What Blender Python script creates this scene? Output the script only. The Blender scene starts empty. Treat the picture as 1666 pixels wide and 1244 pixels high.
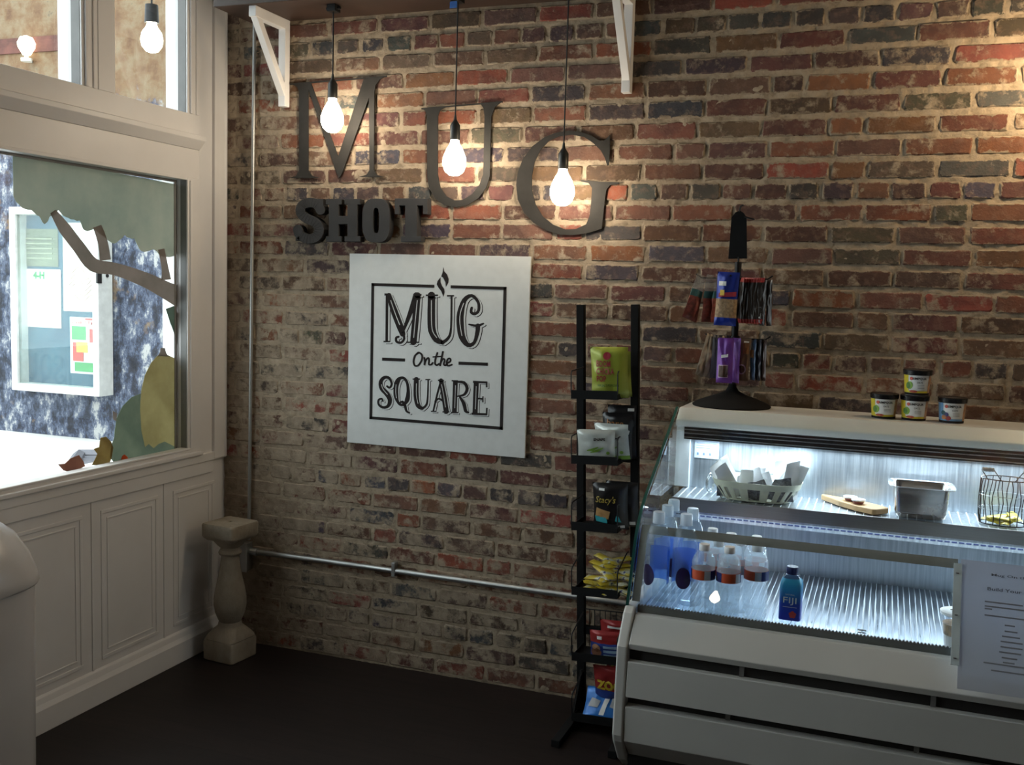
import bpy, bmesh, math, random
import numpy as np
from mathutils import Vector, Matrix, noise
random.seed(7)
PI = math.pi
SC = bpy.context.scene
COL = SC.collection
# ------------------------------------------------------------------ camera calibration (1666x1244)
V1 = np.array([-3630, 340.]); V2 = np.array([1450, 485.]); CC = np.array([833, 622.])
FP = float(np.sqrt(-((V1-CC) @ (V2-CC))))
def _d(p):
    v = np.array([p[0]-CC[0], -(p[1]-CC[1]), -FP]); return v/np.linalg.norm(v)
_X = -_d(V1); _Y = _d(V2); _Y = _Y-_X*(_X @ _Y); _Y /= np.linalg.norm(_Y); _Z = np.cross(_X, _Y)
RR = np.array([_X, _Y, _Z])
def ray(px, py): return RR @ np.array([px-CC[0], -(py-CC[1]), -FP])
_r = ray(365, 1036); _t = 1.55/-_r[2]
CAM = np.array([-_r[0]*_t, -_r[1]*_t, 1.55])
def onY(px, py, y=0.): r = ray(px, py); return CAM+r*((y-CAM[1])/r[1])      # the point of a wall-parallel plane
def onX(px, py, x=0.): r = ray(px, py); return CAM+r*((x-CAM[0])/r[0])
def onZ(px, py, z=0.): r = ray(px, py); return CAM+r*((z-CAM[2])/r[2])
def proj(P):
    v = RR.T @ (np.array(P, float)-CAM); return (CC[0]-v[0]/v[2]*FP, CC[1]+v[1]/v[2]*FP)
cd = bpy.data.cameras.new('camera'); cam = bpy.data.objects.new('camera', cd); COL.objects.link(cam)
cd.sensor_fit = 'HORIZONTAL'; cd.sensor_width = 36; cd.lens = FP/1666*36; cd.clip_start = .05
M4 = Matrix([[*RR[0], CAM[0]], [*RR[1], CAM[1]], [*RR[2], CAM[2]], [0, 0, 0, 1]])
cam.matrix_world = M4; SC.camera = cam
# ------------------------------------------------------------------ world, lights, exposure
W = bpy.data.worlds.new('sky'); SC.world = W; W.use_nodes = True
wn = W.node_tree; wn.nodes.clear()
wo = wn.nodes.new('ShaderNodeOutputWorld'); wb = wn.nodes.new('ShaderNodeBackground')
wb.inputs[0].default_value = (.90, .95, 1, 1); wb.inputs[1].default_value = 5.0
wn.links.new(wb.outputs[0], wo.inputs[0])
SC.view_settings.view_transform = 'Standard'; SC.view_settings.look = 'None'
SC.view_settings.exposure = 0.0; SC.view_settings.gamma = 1; SC.view_settings.use_curve_mapping = False
def area(name, loc, rot, sx, sy, e, col):
    l = bpy.data.lights.new(name, 'AREA'); l.shape = 'RECTANGLE'; l.size = sx; l.size_y = sy; l.energy = e; l.color = col
    o = bpy.data.objects.new(name, l); COL.objects.link(o); o.location = loc; o.rotation_euler = rot; return o
# two tubes of the display case: below the canopy and below the shelf
area('case_tube_light_upper', (2.93, -.329, 1.080), (math.radians(-22), 0, 0), 1.72, .02, 9.5, (.72, .88, 1))
area('case_tube_light_lower', (2.93, -.486, .874), (math.radians(-32), 0, 0), 1.72, .02, 5.0, (.70, .86, 1))
WARM = (1, .85, .64)
BULB_E = 56.0
# ------------------------------------------------------------------ node helpers
def lin(c): return tuple((x/255/12.92 if x/255 <= .04045 else ((x/255+.055)/1.055)**2.4) for x in c)
MATS = {}
class NT:
    def __init__(s, name):
        s.m = bpy.data.materials.new(name); s.m.use_nodes = True; s.t = s.m.node_tree; s.t.nodes.clear()
        s.out = s.t.nodes.new('ShaderNodeOutputMaterial')
    def n(s, typ, **kw):
        nd = s.t.nodes.new(typ)
        for k, v in kw.items():
            if k.startswith('i_'):
                key = k[2:]; nd.inputs[int(key) if key.isdigit() else key].default_value = v
            else: setattr(nd, k, v)
        return nd
    def l(s, a, b): s.t.links.new(a, b)
    def noise(s, scale, detail=4, rough=.55, vec=None, dist=0):
        nd = s.n('ShaderNodeTexNoise'); nd.inputs['Scale'].default_value = scale; nd.inputs['Detail'].default_value = detail
        nd.inputs['Roughness'].default_value = rough; nd.inputs['Distortion'].default_value = dist
        if vec is None: vec = s.coord()
        s.l(vec, nd.inputs['Vector']); return nd.outputs[0]
    def coord(s, kind='Object'):
        if not hasattr(s, '_c'): s._c = s.n('ShaderNodeTexCoord')
        return s._c.outputs[kind]
    def pos(s):
        return s.n('ShaderNodeNewGeometry').outputs['Position']
    def math(s, op, a, b=None, c=None, clamp=False):
        nd = s.n('ShaderNodeMath', operation=op, use_clamp=clamp)
        for i, v in enumerate((a, b, c)):
            if v is None: continue
            if isinstance(v, (int, float)): nd.inputs[i].default_value = v
            else: s.l(v, nd.inputs[i])
        return nd.outputs[0]
    def ramp(s, fac, stops, interp='LINEAR'):
        nd = s.n('ShaderNodeValToRGB'); cr = nd.color_ramp; cr.interpolation = interp
        while len(cr.elements) < len(stops): cr.elements.new(.5)
        for e, (p, c) in zip(cr.elements, stops):
            e.position = p; e.color = (*c, 1) if not isinstance(c, (int, float)) else (c, c, c, 1)
        s.l(fac, nd.inputs[0]); return nd.outputs[0]
    def mix(s, fac, a, b, typ='MIX'):
        nd = s.n('ShaderNodeMixRGB', blend_type=typ)
        for i, v in enumerate((fac, a, b)):
            if isinstance(v, (int, float)): nd.inputs[i].default_value = v
            elif isinstance(v, tuple): nd.inputs[i].default_value = (*v, 1)
            else: s.l(v, nd.inputs[i])
        return nd.outputs[0]
    def bsdf(s, col=None, rough=.5, metal=0, bump=None, bstr=.3, bdist=.002, spec=.5, **kw):
        b = s.n('ShaderNodeBsdfPrincipled'); 
        if isinstance(col, tuple): b.inputs['Base Color'].default_value = (*col, 1)
        elif col is not None: s.l(col, b.inputs['Base Color'])
        if isinstance(rough, (int, float)): b.inputs['Roughness'].default_value = rough
        else: s.l(rough, b.inputs['Roughness'])
        b.inputs['Metallic'].default_value = metal; b.inputs['Specular IOR Level'].default_value = spec
        for k, v in kw.items(): b.inputs[k].default_value = v
        if bump is not None:
            bp = s.n('ShaderNodeBump'); bp.inputs['Strength'].default_value = bstr; bp.inputs['Distance'].default_value = bdist
            s.l(bump, bp.inputs['Height']); s.l(bp.outputs[0], b.inputs['Normal'])
        return b.outputs[0]
    def done(s, sh):
        s.l(sh, s.out.inputs[0]); return s.m
def mat(name, col, rough=.5, metal=0, var=.12, scale=12, bstr=.12, spec=.5, **kw):
    """paint-like material: base colour with a little mottling and a fine relief"""
    if name in MATS: return MATS[name]
    t = NT(name); nz = t.noise(scale, 4)
    a = tuple(max(0, c*(1-var)) for c in col); b = tuple(min(1, c*(1+var)) for c in col)
    c = t.ramp(nz, [(.3, a), (.7, b)])
    m = t.done(t.bsdf(c, rough, metal, bump=t.noise(scale*9, 2), bstr=bstr, bdist=.001, spec=spec, **kw))
    MATS[name] = m; return m
def emit(name, col, e):
    t = NT(name); n = t.n('ShaderNodeEmission'); n.inputs[0].default_value = (*col, 1); n.inputs[1].default_value = e
    return t.done(n.outputs[0])
def clear(name, tint=(.9, .95, 1), body=.1, bodycol=(.7, .85, 1), rough=.03, fres=1.45, trl=.5):
    t = NT(name)
    tr = t.n('ShaderNodeBsdfTransparent'); tr.inputs[0].default_value = (*tint, 1)
    df = t.n('ShaderNodeBsdfDiffuse'); df.inputs[0].default_value = (*bodycol, 1)
    tl = t.n('ShaderNodeBsdfTranslucent'); tl.inputs[0].default_value = (*bodycol, 1)
    m0 = t.n('ShaderNodeMixShader'); m0.inputs[0].default_value = trl; t.l(df.outputs[0], m0.inputs[1]); t.l(tl.outputs[0], m0.inputs[2])
    m1 = t.n('ShaderNodeMixShader'); m1.inputs[0].default_value = body; t.l(tr.outputs[0], m1.inputs[1]); t.l(m0.outputs[0], m1.inputs[2])
    gl = t.n('ShaderNodeBsdfGlossy'); gl.inputs['Roughness'].default_value = rough; gl.inputs[0].default_value = (1, 1, 1, 1)
    lw = t.n('ShaderNodeLayerWeight'); lw.inputs[0].default_value = .5
    f0 = ((fres-1)/(fres+1))**2
    fr = t.math('ADD', t.math('MULTIPLY', t.math('POWER', lw.outputs['Facing'], 5.), 1-f0), f0)
    m2 = t.n('ShaderNodeMixShader'); t.l(fr, m2.inputs[0]); t.l(m1.outputs[0], m2.inputs[1]); t.l(gl.outputs[0], m2.inputs[2])
    return t.done(m2.outputs[0])
# ------------------------------------------------------------------ mesh builder
class MB:
    def __init__(s): s.v = []; s.f = []; s.mi = []; s.smooth = False; s.cols = None
    def add(s, vs, fs, mi=0):
        b = len(s.v); s.v += [tuple(map(float, p)) for p in vs]; s.f += [tuple(b+i for i in f) for f in fs]; s.mi += [mi]*len(fs); return s
    def box(s, x0, x1, y0, y1, z0, z1, mi=0):
        x0, x1 = min(x0, x1), max(x0, x1); y0, y1 = min(y0, y1), max(y0, y1); z0, z1 = min(z0, z1), max(z0, z1)
        vs = [(x, y, z) for x in (x0, x1) for y in (y0, y1) for z in (z0, z1)]
        return s.add(vs, [(0, 1, 3, 2), (4, 6, 7, 5), (0, 4, 5, 1), (2, 3, 7, 6), (0, 2, 6, 4), (1, 5, 7, 3)], mi)
    def tube(s, pts, r, n=8, mi=0, closed=False, caps=True):
        P = [Vector(p) for p in pts]; m = len(P); rs = r if isinstance(r, (list, tuple)) else [r]*m
        b = len(s.v); up = None
        for i, p in enumerate(P):
            if closed: t = (P[(i+1) % m]-P[i-1]).normalized()
            else: t = (P[min(i+1, m-1)]-P[max(i-1, 0)]).normalized()
            if up is None:
                up = t.orthogonal().normalized()
            else:
                up = (up-t*up.dot(t)); up = up.normalized() if up.length > 1e-6 else t.orthogonal().normalized()
            sd = t.cross(up)
            for k in range(n):
                a = 2*PI*k/n; s.v.append(tuple(p+(up*math.cos(a)+sd*math.sin(a))*rs[i]))
        for i in range(m if closed else m-1):
            j = (i+1) % m
            for k in range(n):
                s.f.append((b+i*n+k, b+i*n+(k+1) % n, b+j*n+(k+1) % n, b+j*n+k)); s.mi.append(mi)
        if not closed and caps:
            s.f.append(tuple(b+k for k in range(n))[::-1]); s.f.append(tuple(b+(m-1)*n+k for k in range(n))); s.mi += [mi, mi]
        return s
    def lathe(s, prof, c=(0, 0, 0), n=24, mi=0, pw=2.0, sx=1, sy=1, squares=None):
        b = len(s.v)
        for i, (r, z) in enumerate(prof):
            p = squares[i] if squares else pw
            for k in range(n):
                a = 2*PI*k/n; ca, sa = math.cos(a), math.sin(a)
                if p != 2.0:
                    ca = math.copysign(abs(ca)**(2/p), ca); sa = math.copysign(abs(sa)**(2/p), sa)
                s.v.append((c[0]+r*ca*sx, c[1]+r*sa*sy, c[2]+z))
        m = len(prof)
        for i in range(m-1):
            for k in range(n):
                s.f.append((b+i*n+k, b+i*n+(k+1) % n, b+(i+1)*n+(k+1) % n, b+(i+1)*n+k)); s.mi.append(mi)
        if prof[0][0] > 1e-5: s.f.append(tuple(b+k for k in range(n))[::-1]); s.mi.append(mi)
        if prof[-1][0] > 1e-5: s.f.append(tuple(b+(m-1)*n+k for k in range(n))); s.mi.append(mi)
        return s
    def prism(s, poly, fn, d0, d1, mi=0):
        """poly of 2D points, fn(u,v,d)->xyz, between depths d0 and d1"""
        n = len(poly); vs = [fn(u, v, d0) for u, v in poly]+[fn(u, v, d1) for u, v in poly]
        fs = [tuple(range(n)), tuple(range(2*n-1, n-1, -1))]+[(i, i+n, (i+1) % n+n, (i+1) % n) for i in range(n)]
        return s.add(vs, fs, mi)
    def sheet(s, fn, nu, nv, mi=0, mif=None):
        b = len(s.v)
        for j in range(nv+1):
            for i in range(nu+1): s.v.append(tuple(map(float, fn(i/nu, j/nv))))
        for j in range(nv):
            for i in range(nu):
                a = b+j*(nu+1)+i; s.f.append((a, a+1, a+nu+2, a+nu+1)); s.mi.append(mif((i+.5)/nu, (j+.5)/nv) if mif else mi)
        return s
    def build(s, name, m, parent=None, smooth=False, bevel=0, weld=False, seg=2):
        off = ORG.get(parent.name, (0, 0, 0)) if parent is not None else None
        me = bpy.data.meshes.new(name)
        vs = s.v if off is None else [(x-off[0], y-off[1], z-off[2]) for x, y, z in s.v]
        if parent is None and getattr(s, 'org', None):
            o0 = s.org; vs = [(x-o0[0], y-o0[1], z-o0[2]) for x, y, z in s.v]
        me.from_pydata(vs, [], s.f); me.validate()
        ms = m if isinstance(m, (list, tuple)) else [m]
        for mm in ms: me.materials.append(mm)
        if len(me.polygons) == len(s.mi): me.polygons.foreach_set('material_index', s.mi)
        bm = bmesh.new(); bm.from_mesh(me)
        if weld: bmesh.ops.remove_doubles(bm, verts=bm.verts, dist=1e-5)
        bmesh.ops.recalc_face_normals(bm, faces=bm.faces)
        bm.to_mesh(me); bm.free()
        if smooth:
            me.polygons.foreach_set('use_smooth', [True]*len(me.polygons))
            try: me.set_sharp_from_angle(angle=math.radians(smooth if smooth is not True else 40))
            except Exception: pass
        o = bpy.data.objects.new(name, me); COL.objects.link(o)
        if parent is not None:
            o.parent = parent; ORG[o.name] = ORG.get(parent.name, (0, 0, 0))
        elif getattr(s, 'org', None): o.location = s.org
        if bevel:
            bv = o.modifiers.new('bevel', 'BEVEL'); bv.width = bevel; bv.segments = seg; bv.limit_method = 'ANGLE'; bv.angle_limit = math.radians(35)
        return o
ORG = {}
def thing(name, label, cat, loc=(0, 0, 0), group=None):
    o = bpy.data.objects.new(name, None); COL.objects.link(o); o.location = loc; o.empty_display_size = .05
    o['label'] = label; o['category'] = cat
    if group: o['group'] = group
    ORG[o.name] = tuple(float(q) for q in loc); return o
def tag(o, label, cat, group=None):
    o['label'] = label; o['category'] = cat
    if group: o['group'] = group
    return o
def struct(o, label=None):
    o['kind'] = 'structure'
    if label: o['label'] = label
    return o
def copy_tree(o, parent=None):
    c = o.copy(); COL.objects.link(c); c.parent = parent
    for ch in list(o.children): copy_tree(ch, c)
    return c
_tc = {}
def text2d(txt, size=1., bold=0.0):
    """flat glyph mesh of the built-in font: (verts2d, faces, width)"""
    k = (txt, bold)
    if k not in _tc:
        cu = bpy.data.curves.new('t', 'FONT'); cu.body = txt; cu.size = 1; cu.resolution_u = 2; cu.offset = bold; cu.fill_mode = 'FRONT'
        o = bpy.data.objects.new('t', cu); COL.objects.link(o)
        dg = bpy.context.evaluated_depsgraph_get(); me = bpy.data.meshes.new_from_object(o.evaluated_get(dg))
        vs = [(v.co.x, v.co.y) for v in me.vertices]; fs = [tuple(p.vertices) for p in me.polygons]
        bpy.data.objects.remove(o); bpy.data.curves.remove(cu); bpy.data.meshes.remove(me)
        _tc[k] = (vs, fs)
    vs, fs = _tc[k]
    xs = [v[0] for v in vs] or [0]; ys = [v[1] for v in vs] or [0]
    return [((x-min(xs))*size, (y-min(ys))*size) for x, y in vs], fs, (max(xs)-min(xs))*size, (max(ys)-min(ys))*size
def put_text(mb, txt, fn, u0, v0, w=None, h=None, bold=.02, mi=0, center=False, shear=0):
    """glyphs mapped through fn(u,v)->xyz; w/h scale the box"""
    vs, fs, tw, th = text2d(txt, 1., bold)
    sx = (w/tw) if w else None; sy = (h/th) if h else None
    if sx is None: sx = sy
    if sy is None: sy = sx
    if center: u0 = u0-tw*sx/2
    mb.add([fn(u0+x*sx+shear*y*sy, v0+y*sy) for x, y in vs], fs, mi); return tw*sx
def ribbon(pts, ws, cap=True):
    """list of polygons (quads + round ends) along a 2D path with widths"""
    if not isinstance(ws, (list, tuple)): ws = [ws]*len(pts)
    P = [np.array(p, float) for p in pts]; n = len(P); L = []; Rr = []; out = []
    for i in range(n):
        t = P[min(i+1, n-1)]-P[max(i-1, 0)]; t = t/(np.linalg.norm(t)+1e-9); nn = np.array([-t[1], t[0]])
        L.append(P[i]+nn*ws[i]/2); Rr.append(P[i]-nn*ws[i]/2)
    for i in range(n-1): out.append([tuple(L[i]), tuple(L[i+1]), tuple(Rr[i+1]), tuple(Rr[i])])
    if cap:
        for i in (0, n-1): out.append([tuple(P[i]+np.array([math.cos(a), math.sin(a)])*ws[i]/2) for a in np.linspace(0, 2*PI, 11)[:-1]])
    return out
def spline(pts, k=6):
    P = [np.array(p, float) for p in pts]; out = []
    for i in range(len(P)-1):
        p0 = P[max(i-1, 0)]; p1 = P[i]; p2 = P[i+1]; p3 = P[min(i+2, len(P)-1)]
        for j in range(k):
            t = j/k; out.append(tuple(.5*((2*p1)+(-p0+p2)*t+(2*p0-5*p1+4*p2-p3)*t*t+(-p0+3*p1-3*p2+p3)*t**3)))
    out.append(tuple(P[-1])); return out
# ------------------------------------------------------------------ shared materials
def m_white_wood():
    t = NT('white_painted_wood'); n = t.noise(3, 5); n2 = t.noise(60, 3)
    c = t.ramp(n, [(.3, (.68, .66, .65)), (.7, (.75, .73, .72))])
    return t.done(t.bsdf(c, .42, bump=n2, bstr=.08, bdist=.001))
WW = m_white_wood()
BLK = mat('black_metal', (.008, .008, .009), .5, .0, spec=.3)
BLKM = mat('matt_black', (.0065, .0065, .007), .8, spec=.2)
STEEL = None
def m_steel(name, col=(.62, .64, .66), rough=.28, axis=(1, 60, 60)):
    t = NT(name); mp = t.n('ShaderNodeMapping'); mp.inputs['Scale'].default_value = axis
    t.l(t.coord(), mp.inputs[0]); n = t.noise(6, 3, vec=mp.outputs[0])
    r = t.ramp(n, [(.3, rough*.7), (.7, rough*1.4)])
    return t.done(t.bsdf(col, r, 1, bump=n, bstr=.05, bdist=.0005))
STEEL = m_steel('brushed_steel')
GALV = m_steel('galvanised_conduit', (.42, .43, .43), .45)
CASEW = mat('case_white_enamel', (.60, .59, .56), .38, 0, .03, 4, .03)
PAPER = mat('white_paper', (.78, .78, .76), .7, 0, .03, 20)
INK = mat('black_ink', (.028, .024, .024), .9, spec=.05)
WINK = mat('white_ink', (.75, .75, .73), .6)
GLASS = clear('clear_glass', (.93, .97, .96), 0.0, rough=.01, fres=1.5)
# ------------------------------------------------------------------ brick wall
def m_brick():
    t = NT('weathered_brick')
    at = t.n('ShaderNodeAttribute', attribute_name='bcol'); uv = t.n('ShaderNodeUVMap', uv_map='UVMap')
    pos = t.pos(); sep = t.n('ShaderNodeSeparateXYZ'); t.l(pos, sep.inputs[0])
    su = t.n('ShaderNodeSeparateXYZ'); t.l(uv.outputs[0], su.inputs[0])
    n1 = t.noise(38, 6, .62, pos); n2 = t.noise(9, 5, .6, pos); n3 = t.noise(130, 4, .6, pos); n4 = t.noise(1.7, 3, .5, pos)
    # patchy brick face: the brick's own colour, burnt dark patches, pale rubbed patches
    col = t.mix(t.ramp(n2, [(.42, 0.), (.62, .7)]), at.outputs['Color'], t.mix(.6, at.outputs['Color'], (.035, .03, .032)))
    col = t.mix(t.ramp(n1, [(.5, 0.), (.75, .5)]), col, (.24, .15, .11))
    # distance to the nearest brick edge in metres is stored in uv (dx,dz)
    d = t.math('MINIMUM', su.outputs[0], su.outputs[1])
    dn = t.math('ADD', d, t.math('MULTIPLY', t.math('SUBTRACT', t.noise(22, 7, .72, pos), .53), .052))
    edge = t.ramp(t.math('MULTIPLY', dn, 100.), [(.02, 1.), (.42, 0.)])
    # smears of old mortar: heavier near the corner and low on the wall
    lx = t.ramp(t.math('MULTIPLY', sep.outputs[0], .5), [(.06, .12), (.45, .0)])
    lz = t.ramp(t.math('MULTIPLY', sep.outputs[2], .4), [(.34, .10), (.66, 0.)])
    sm = t.math('ADD', t.math('ADD', t.noise(16, 7, .68, pos), lx), lz)
    sm = t.math('ADD', sm, t.math('MULTIPLY', t.math('SUBTRACT', n4, .5), .35))
    smear = t.ramp(sm, [(.56, 0.), (.67, .92)])
    fac = t.math('MAXIMUM', edge, smear)
    mort = t.ramp(t.noise(22, 5, .6, pos), [(.3, (.20, .155, .112)), (.7, (.40, .32, .235))])
    c = t.mix(fac, col, mort)
    h = t.math('ADD', t.math('MULTIPLY', n3, .5), t.math('ADD', n1, t.math('MULTIPLY', fac, .5)))
    return t.done(t.bsdf(c, .88, bump=h, bstr=.75, bdist=.004, spec=.25))
def m_mortar():
    t = NT('old_lime_mortar'); pos = t.pos()
    n = t.noise(24, 6, .65, pos); n2 = t.noise(3, 4, .6, pos); n3 = t.noise(150, 4, .6, pos)
    c = t.ramp(n, [(.25, (.14, .108, .078)), (.5, (.34, .27, .195)), (.8, (.46, .37, .275))])
    c = t.mix(t.ramp(n2, [(.45, 0.), (.7, .5)]), c, (.20, .15, .105))
    return t.done(t.bsdf(c, .92, bump=t.math('ADD', n, n3), bstr=.6, bdist=.004, spec=.2))
MBR = m_brick(); MMO = m_mortar()
WX1, WZ1 = 4.3, 3.3
def wall():
    nx, nz = 620, 470
    def base(x, z):
        k = max(0., min(1., (1.0-x)/.9))*.4+.4*max(0., min(1., (1.3-z)/1.2))+.5*noise.noise(Vector((x*1.9, 7, z*2.3)))
        return -.0022-.0016*max(0., min(1.2, k))
    b = MB()
    b.sheet(lambda u, v: (u*WX1, base(u*WX1, v*WZ1)-.0042*noise.noise(Vector((u*WX1*20, 0, v*WZ1*26)))-.0032*noise.noise(Vector((u*WX1*55, 3, v*WZ1*60))), v*WZ1), nx, nz)
    b.box(-.05, WX1, .012, .25, 0, WZ1)
    w = struct(b.build('wall_back', MMO, smooth=True), 'old red brick wall with pale smeared mortar')
    RH = .0716; zc = 1.900
    reds = [(.17, .060, .038), (.155, .062, .040), (.18, .078, .048), (.125, .052, .037), (.22, .072, .044)]
    brn = [(.12, .060, .042), (.10, .050, .037), (.14, .076, .052), (.085, .048, .037), (.12, .070, .052)]
    drk = [(.058, .048, .046), (.075, .058, .052), (.052, .048, .05), (.09, .068, .055), (.072, .070, .072)]
    k0 = int(-zc/RH); bricks = []
    for k in range(k0, int((WZ1-zc)/RH)+1):
        z = zc+k*RH+random.uniform(-.0015, .0015); hdr = (k % 8 == 0)
        if z-RH/2 < -.01: continue
        x = -random.uniform(.02, .2) if not hdr else -random.uniform(.0, .1)
        if not hdr: x = -.02-(.105 if k % 2 else 0)-random.uniform(0, .03)
        while x < WX1:
            L = (.098 if hdr else .203)+random.uniform(-.006, .006)
            if not hdr and random.random() < .05: L *= .5
            gap = random.uniform(.008, .014); x0, x1 = max(x, .001), min(x+L, WX1-.001)
            if x1-x0 > .03:
                r = random.random(); up = z > 1.5
                pal = drk if (r < (.62 if hdr else .24)) else (brn if r < (.85 if hdr else (.66 if up else .52)) else reds)
                c = random.choice(pal); c = tuple(q*random.uniform(.85, 1.2) for q in c)
                bricks.append((x0, x1, z, random.uniform(-.0035, .002), c))
            x += L+gap
    def vis(bk):
        x0, x1, z = bk[:3]; xc = (x0+x1)/2
        p = proj((xc, 0, z))
        if not (-20 < p[0] < 1686 and -15 < p[1] < 1259): return 0
        if x0 > 2.06 and z < 1.15: return 0
        if .62 < x0 and x1 < 1.35 and .92 < z < 1.65: return 0
        q0, q1 = proj((x0, 0, z)), proj((x1, 0, z)); q2, q3 = proj((xc, 0, z-.03)), proj((xc, 0, z+.03))
        return math.dist(q0, q1)*math.dist(q2, q3)
    def brick_verts(bk):
        x0, x1, z, dy, c = bk; hh = .0285+random.uniform(-.0015, .001); j = lambda a: random.uniform(-a, a)
        yf = -.0066+dy*.55+(.0012 if x0 < .7 else 0); rings = []
        for (ins, y, cr) in ((0, .01, .006), (0, yf+.004, .006), (.0045, yf, .007)):
            a0, a1, b0, b1 = x0+ins, x1-ins, z-hh+ins, z+hh-ins
            rings.append([(a0+cr, b0), (a1-cr, b0), (a1, b0+cr), (a1, b1-cr), (a1-cr, b1), (a0+cr, b1), (a0, b1-cr), (a0, b0+cr)])
        jit = [(j(.003), j(.0025)) for _ in range(8)]; vs = []
        for q, y in zip(rings, (.01, yf+.004, yf)):
            for (px, pz), (jx, jz) in zip(q, jit): vs.append((px+jx, y+(j(.0012) if y != .01 else 0), pz+jz))
        fs = []
        for r in (0, 1):
            for i in range(8): fs.append((r*8+i, r*8+(i+1) % 8, r*8+8+(i+1) % 8, r*8+8+i))
        fs.append(tuple(range(16, 24)))
        uvs = [(max(0, min(p[0]-x0, x1-p[0]))*1., max(0, min(p[2]-(z-hh), z+hh-p[2]))) for p in vs]
        return vs, fs, uvs, c
    def mk(name, lst):
        V = []; F = []; U = []; K = []
        for bk in lst:
            vs, fs, uvs, c = brick_verts(bk); b0 = len(V); V += vs; F += [tuple(i+b0 for i in f) for f in fs]; U += uvs; K += [c]*len(vs)
        # front centre line vertices so the edge distance interpolates well: split the front octagon along its middle
        me = bpy.data.meshes.new(name); me.from_pydata(V, [], F)
        bm = bmesh.new(); bm.from_mesh(me)
        uvl = bm.loops.layers.uv.new('UVMap'); cl = bm.verts.layers.float_color.new('bcol')
        bm.verts.ensure_lookup_table()
        for i, v in enumerate(bm.verts): v[cl] = (*K[i], 1)
        for f in bm.faces:
            for l in f.loops: l[uvl].uv = U[l.vert.index]
        for bi, bk in enumerate(lst):
            bm.faces.ensure_lookup_table()
        fr = [f for f in bm.faces if len(f.verts) == 8]
        for f in fr:
            vs = list(f.verts); b0 = vs[0].index//24; bk = lst[b0]
            xs = [v.co.x for v in vs]; zs = [v.co.z for v in vs]; ym = sum(v.co.y for v in vs)/8
            zm = (min(zs)+max(zs))/2; q = .024 if bk[1]-bk[0] > .07 else .014
            a = bm.verts.new((min(xs)+q, ym, zm)); b = bm.verts.new((max(xs)-q, ym, zm))
            a[cl] = b[cl] = (*bk[4], 1)
            uvof = {l.vert: l[uvl].uv.copy() for l in f.loops}
            uvof[a] = Vector((.0285, .0285)); uvof[b] = Vector((.0285, .0285))
            bm.faces.remove(f)
            for loop in ((vs[0], vs[1], b, a), (vs[1], vs[2], b), (vs[2], vs[3], b), (vs[3], vs[4], b), (vs[4], vs[5], a, b), (vs[5], vs[6], a), (vs[6], vs[7], a), (vs[7], vs[0], a)):
                nf = bm.faces.new(loop)
                for l in nf.loops: l[uvl].uv = uvof[l.vert]
        bmesh.ops.recalc_face_normals(bm, faces=bm.faces)
        bm.to_mesh(me); bm.free(); me.materials.append(MBR)
        o = bpy.data.objects.new(name, me); COL.objects.link(o); o.parent = w; return o
    order = sorted(range(len(bricks)), key=lambda i: -vis(bricks[i]))
    for i in order[:300]: mk('brick', [bricks[i]])
    o = mk('brickwork', [bricks[i] for i in order[300:]]); o['kind'] = 'stuff'
wall()
# ------------------------------------------------------------------ room shell
def m_floor():
    t = NT('dark_stained_boards'); mp = t.n('ShaderNodeMapping'); mp.inputs['Scale'].default_value = (1, 9, 1); t.l(t.coord(), mp.inputs[0])
    n = t.noise(4, 6, .6, mp.outputs[0])
    c = t.ramp(n, [(.3, (.009, .0065, .0065)), (.7, (.020, .013, .012))])
    br = t.n('ShaderNodeTexBrick'); t.l(t.coord(), br.inputs[0])
    br.inputs['Scale'].default_value = 1; br.inputs['Brick Width'].default_value = 1.2; br.inputs['Row Height'].default_value = .13; br.inputs['Mortar Size'].default_value = .0015
    br.inputs['Color1'].default_value = (1, 1, 1, 1); br.inputs['Color2'].default_value = (.75, .75, .75, 1); br.inputs['Mortar'].default_value = (.3, .3, .3, 1)
    return t.done(t.bsdf(t.mix(1., c, br.outputs[0], 'MULTIPLY'), .5, bump=n, bstr=.1, bdist=.002, spec=.3))
struct(MB().box(-.12, 5.3, -6.2, .25, -.08, 0).build('floor', m_floor()), 'very dark stained wooden floor')
DRY = mat('painted_plaster', (.30, .28, .26), .8)
struct(MB().box(-.12, 5.3, -6.2, .25, 3.3, 3.4).build('ceiling', mat('ceiling_paint', (.35, .33, .31), .85)))
struct(MB().box(5.2, 5.3, -6.2, .25, 0, 3.3).build('wall_right', DRY))
struct(MB().box(4.3, 5.2, .0, .25, 0, 3.3).build('wall_back_return', DRY))
struct(MB().box(-.12, 5.2, -6.2, -6.1, 0, 3.3).build('wall_front', DRY))
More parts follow.
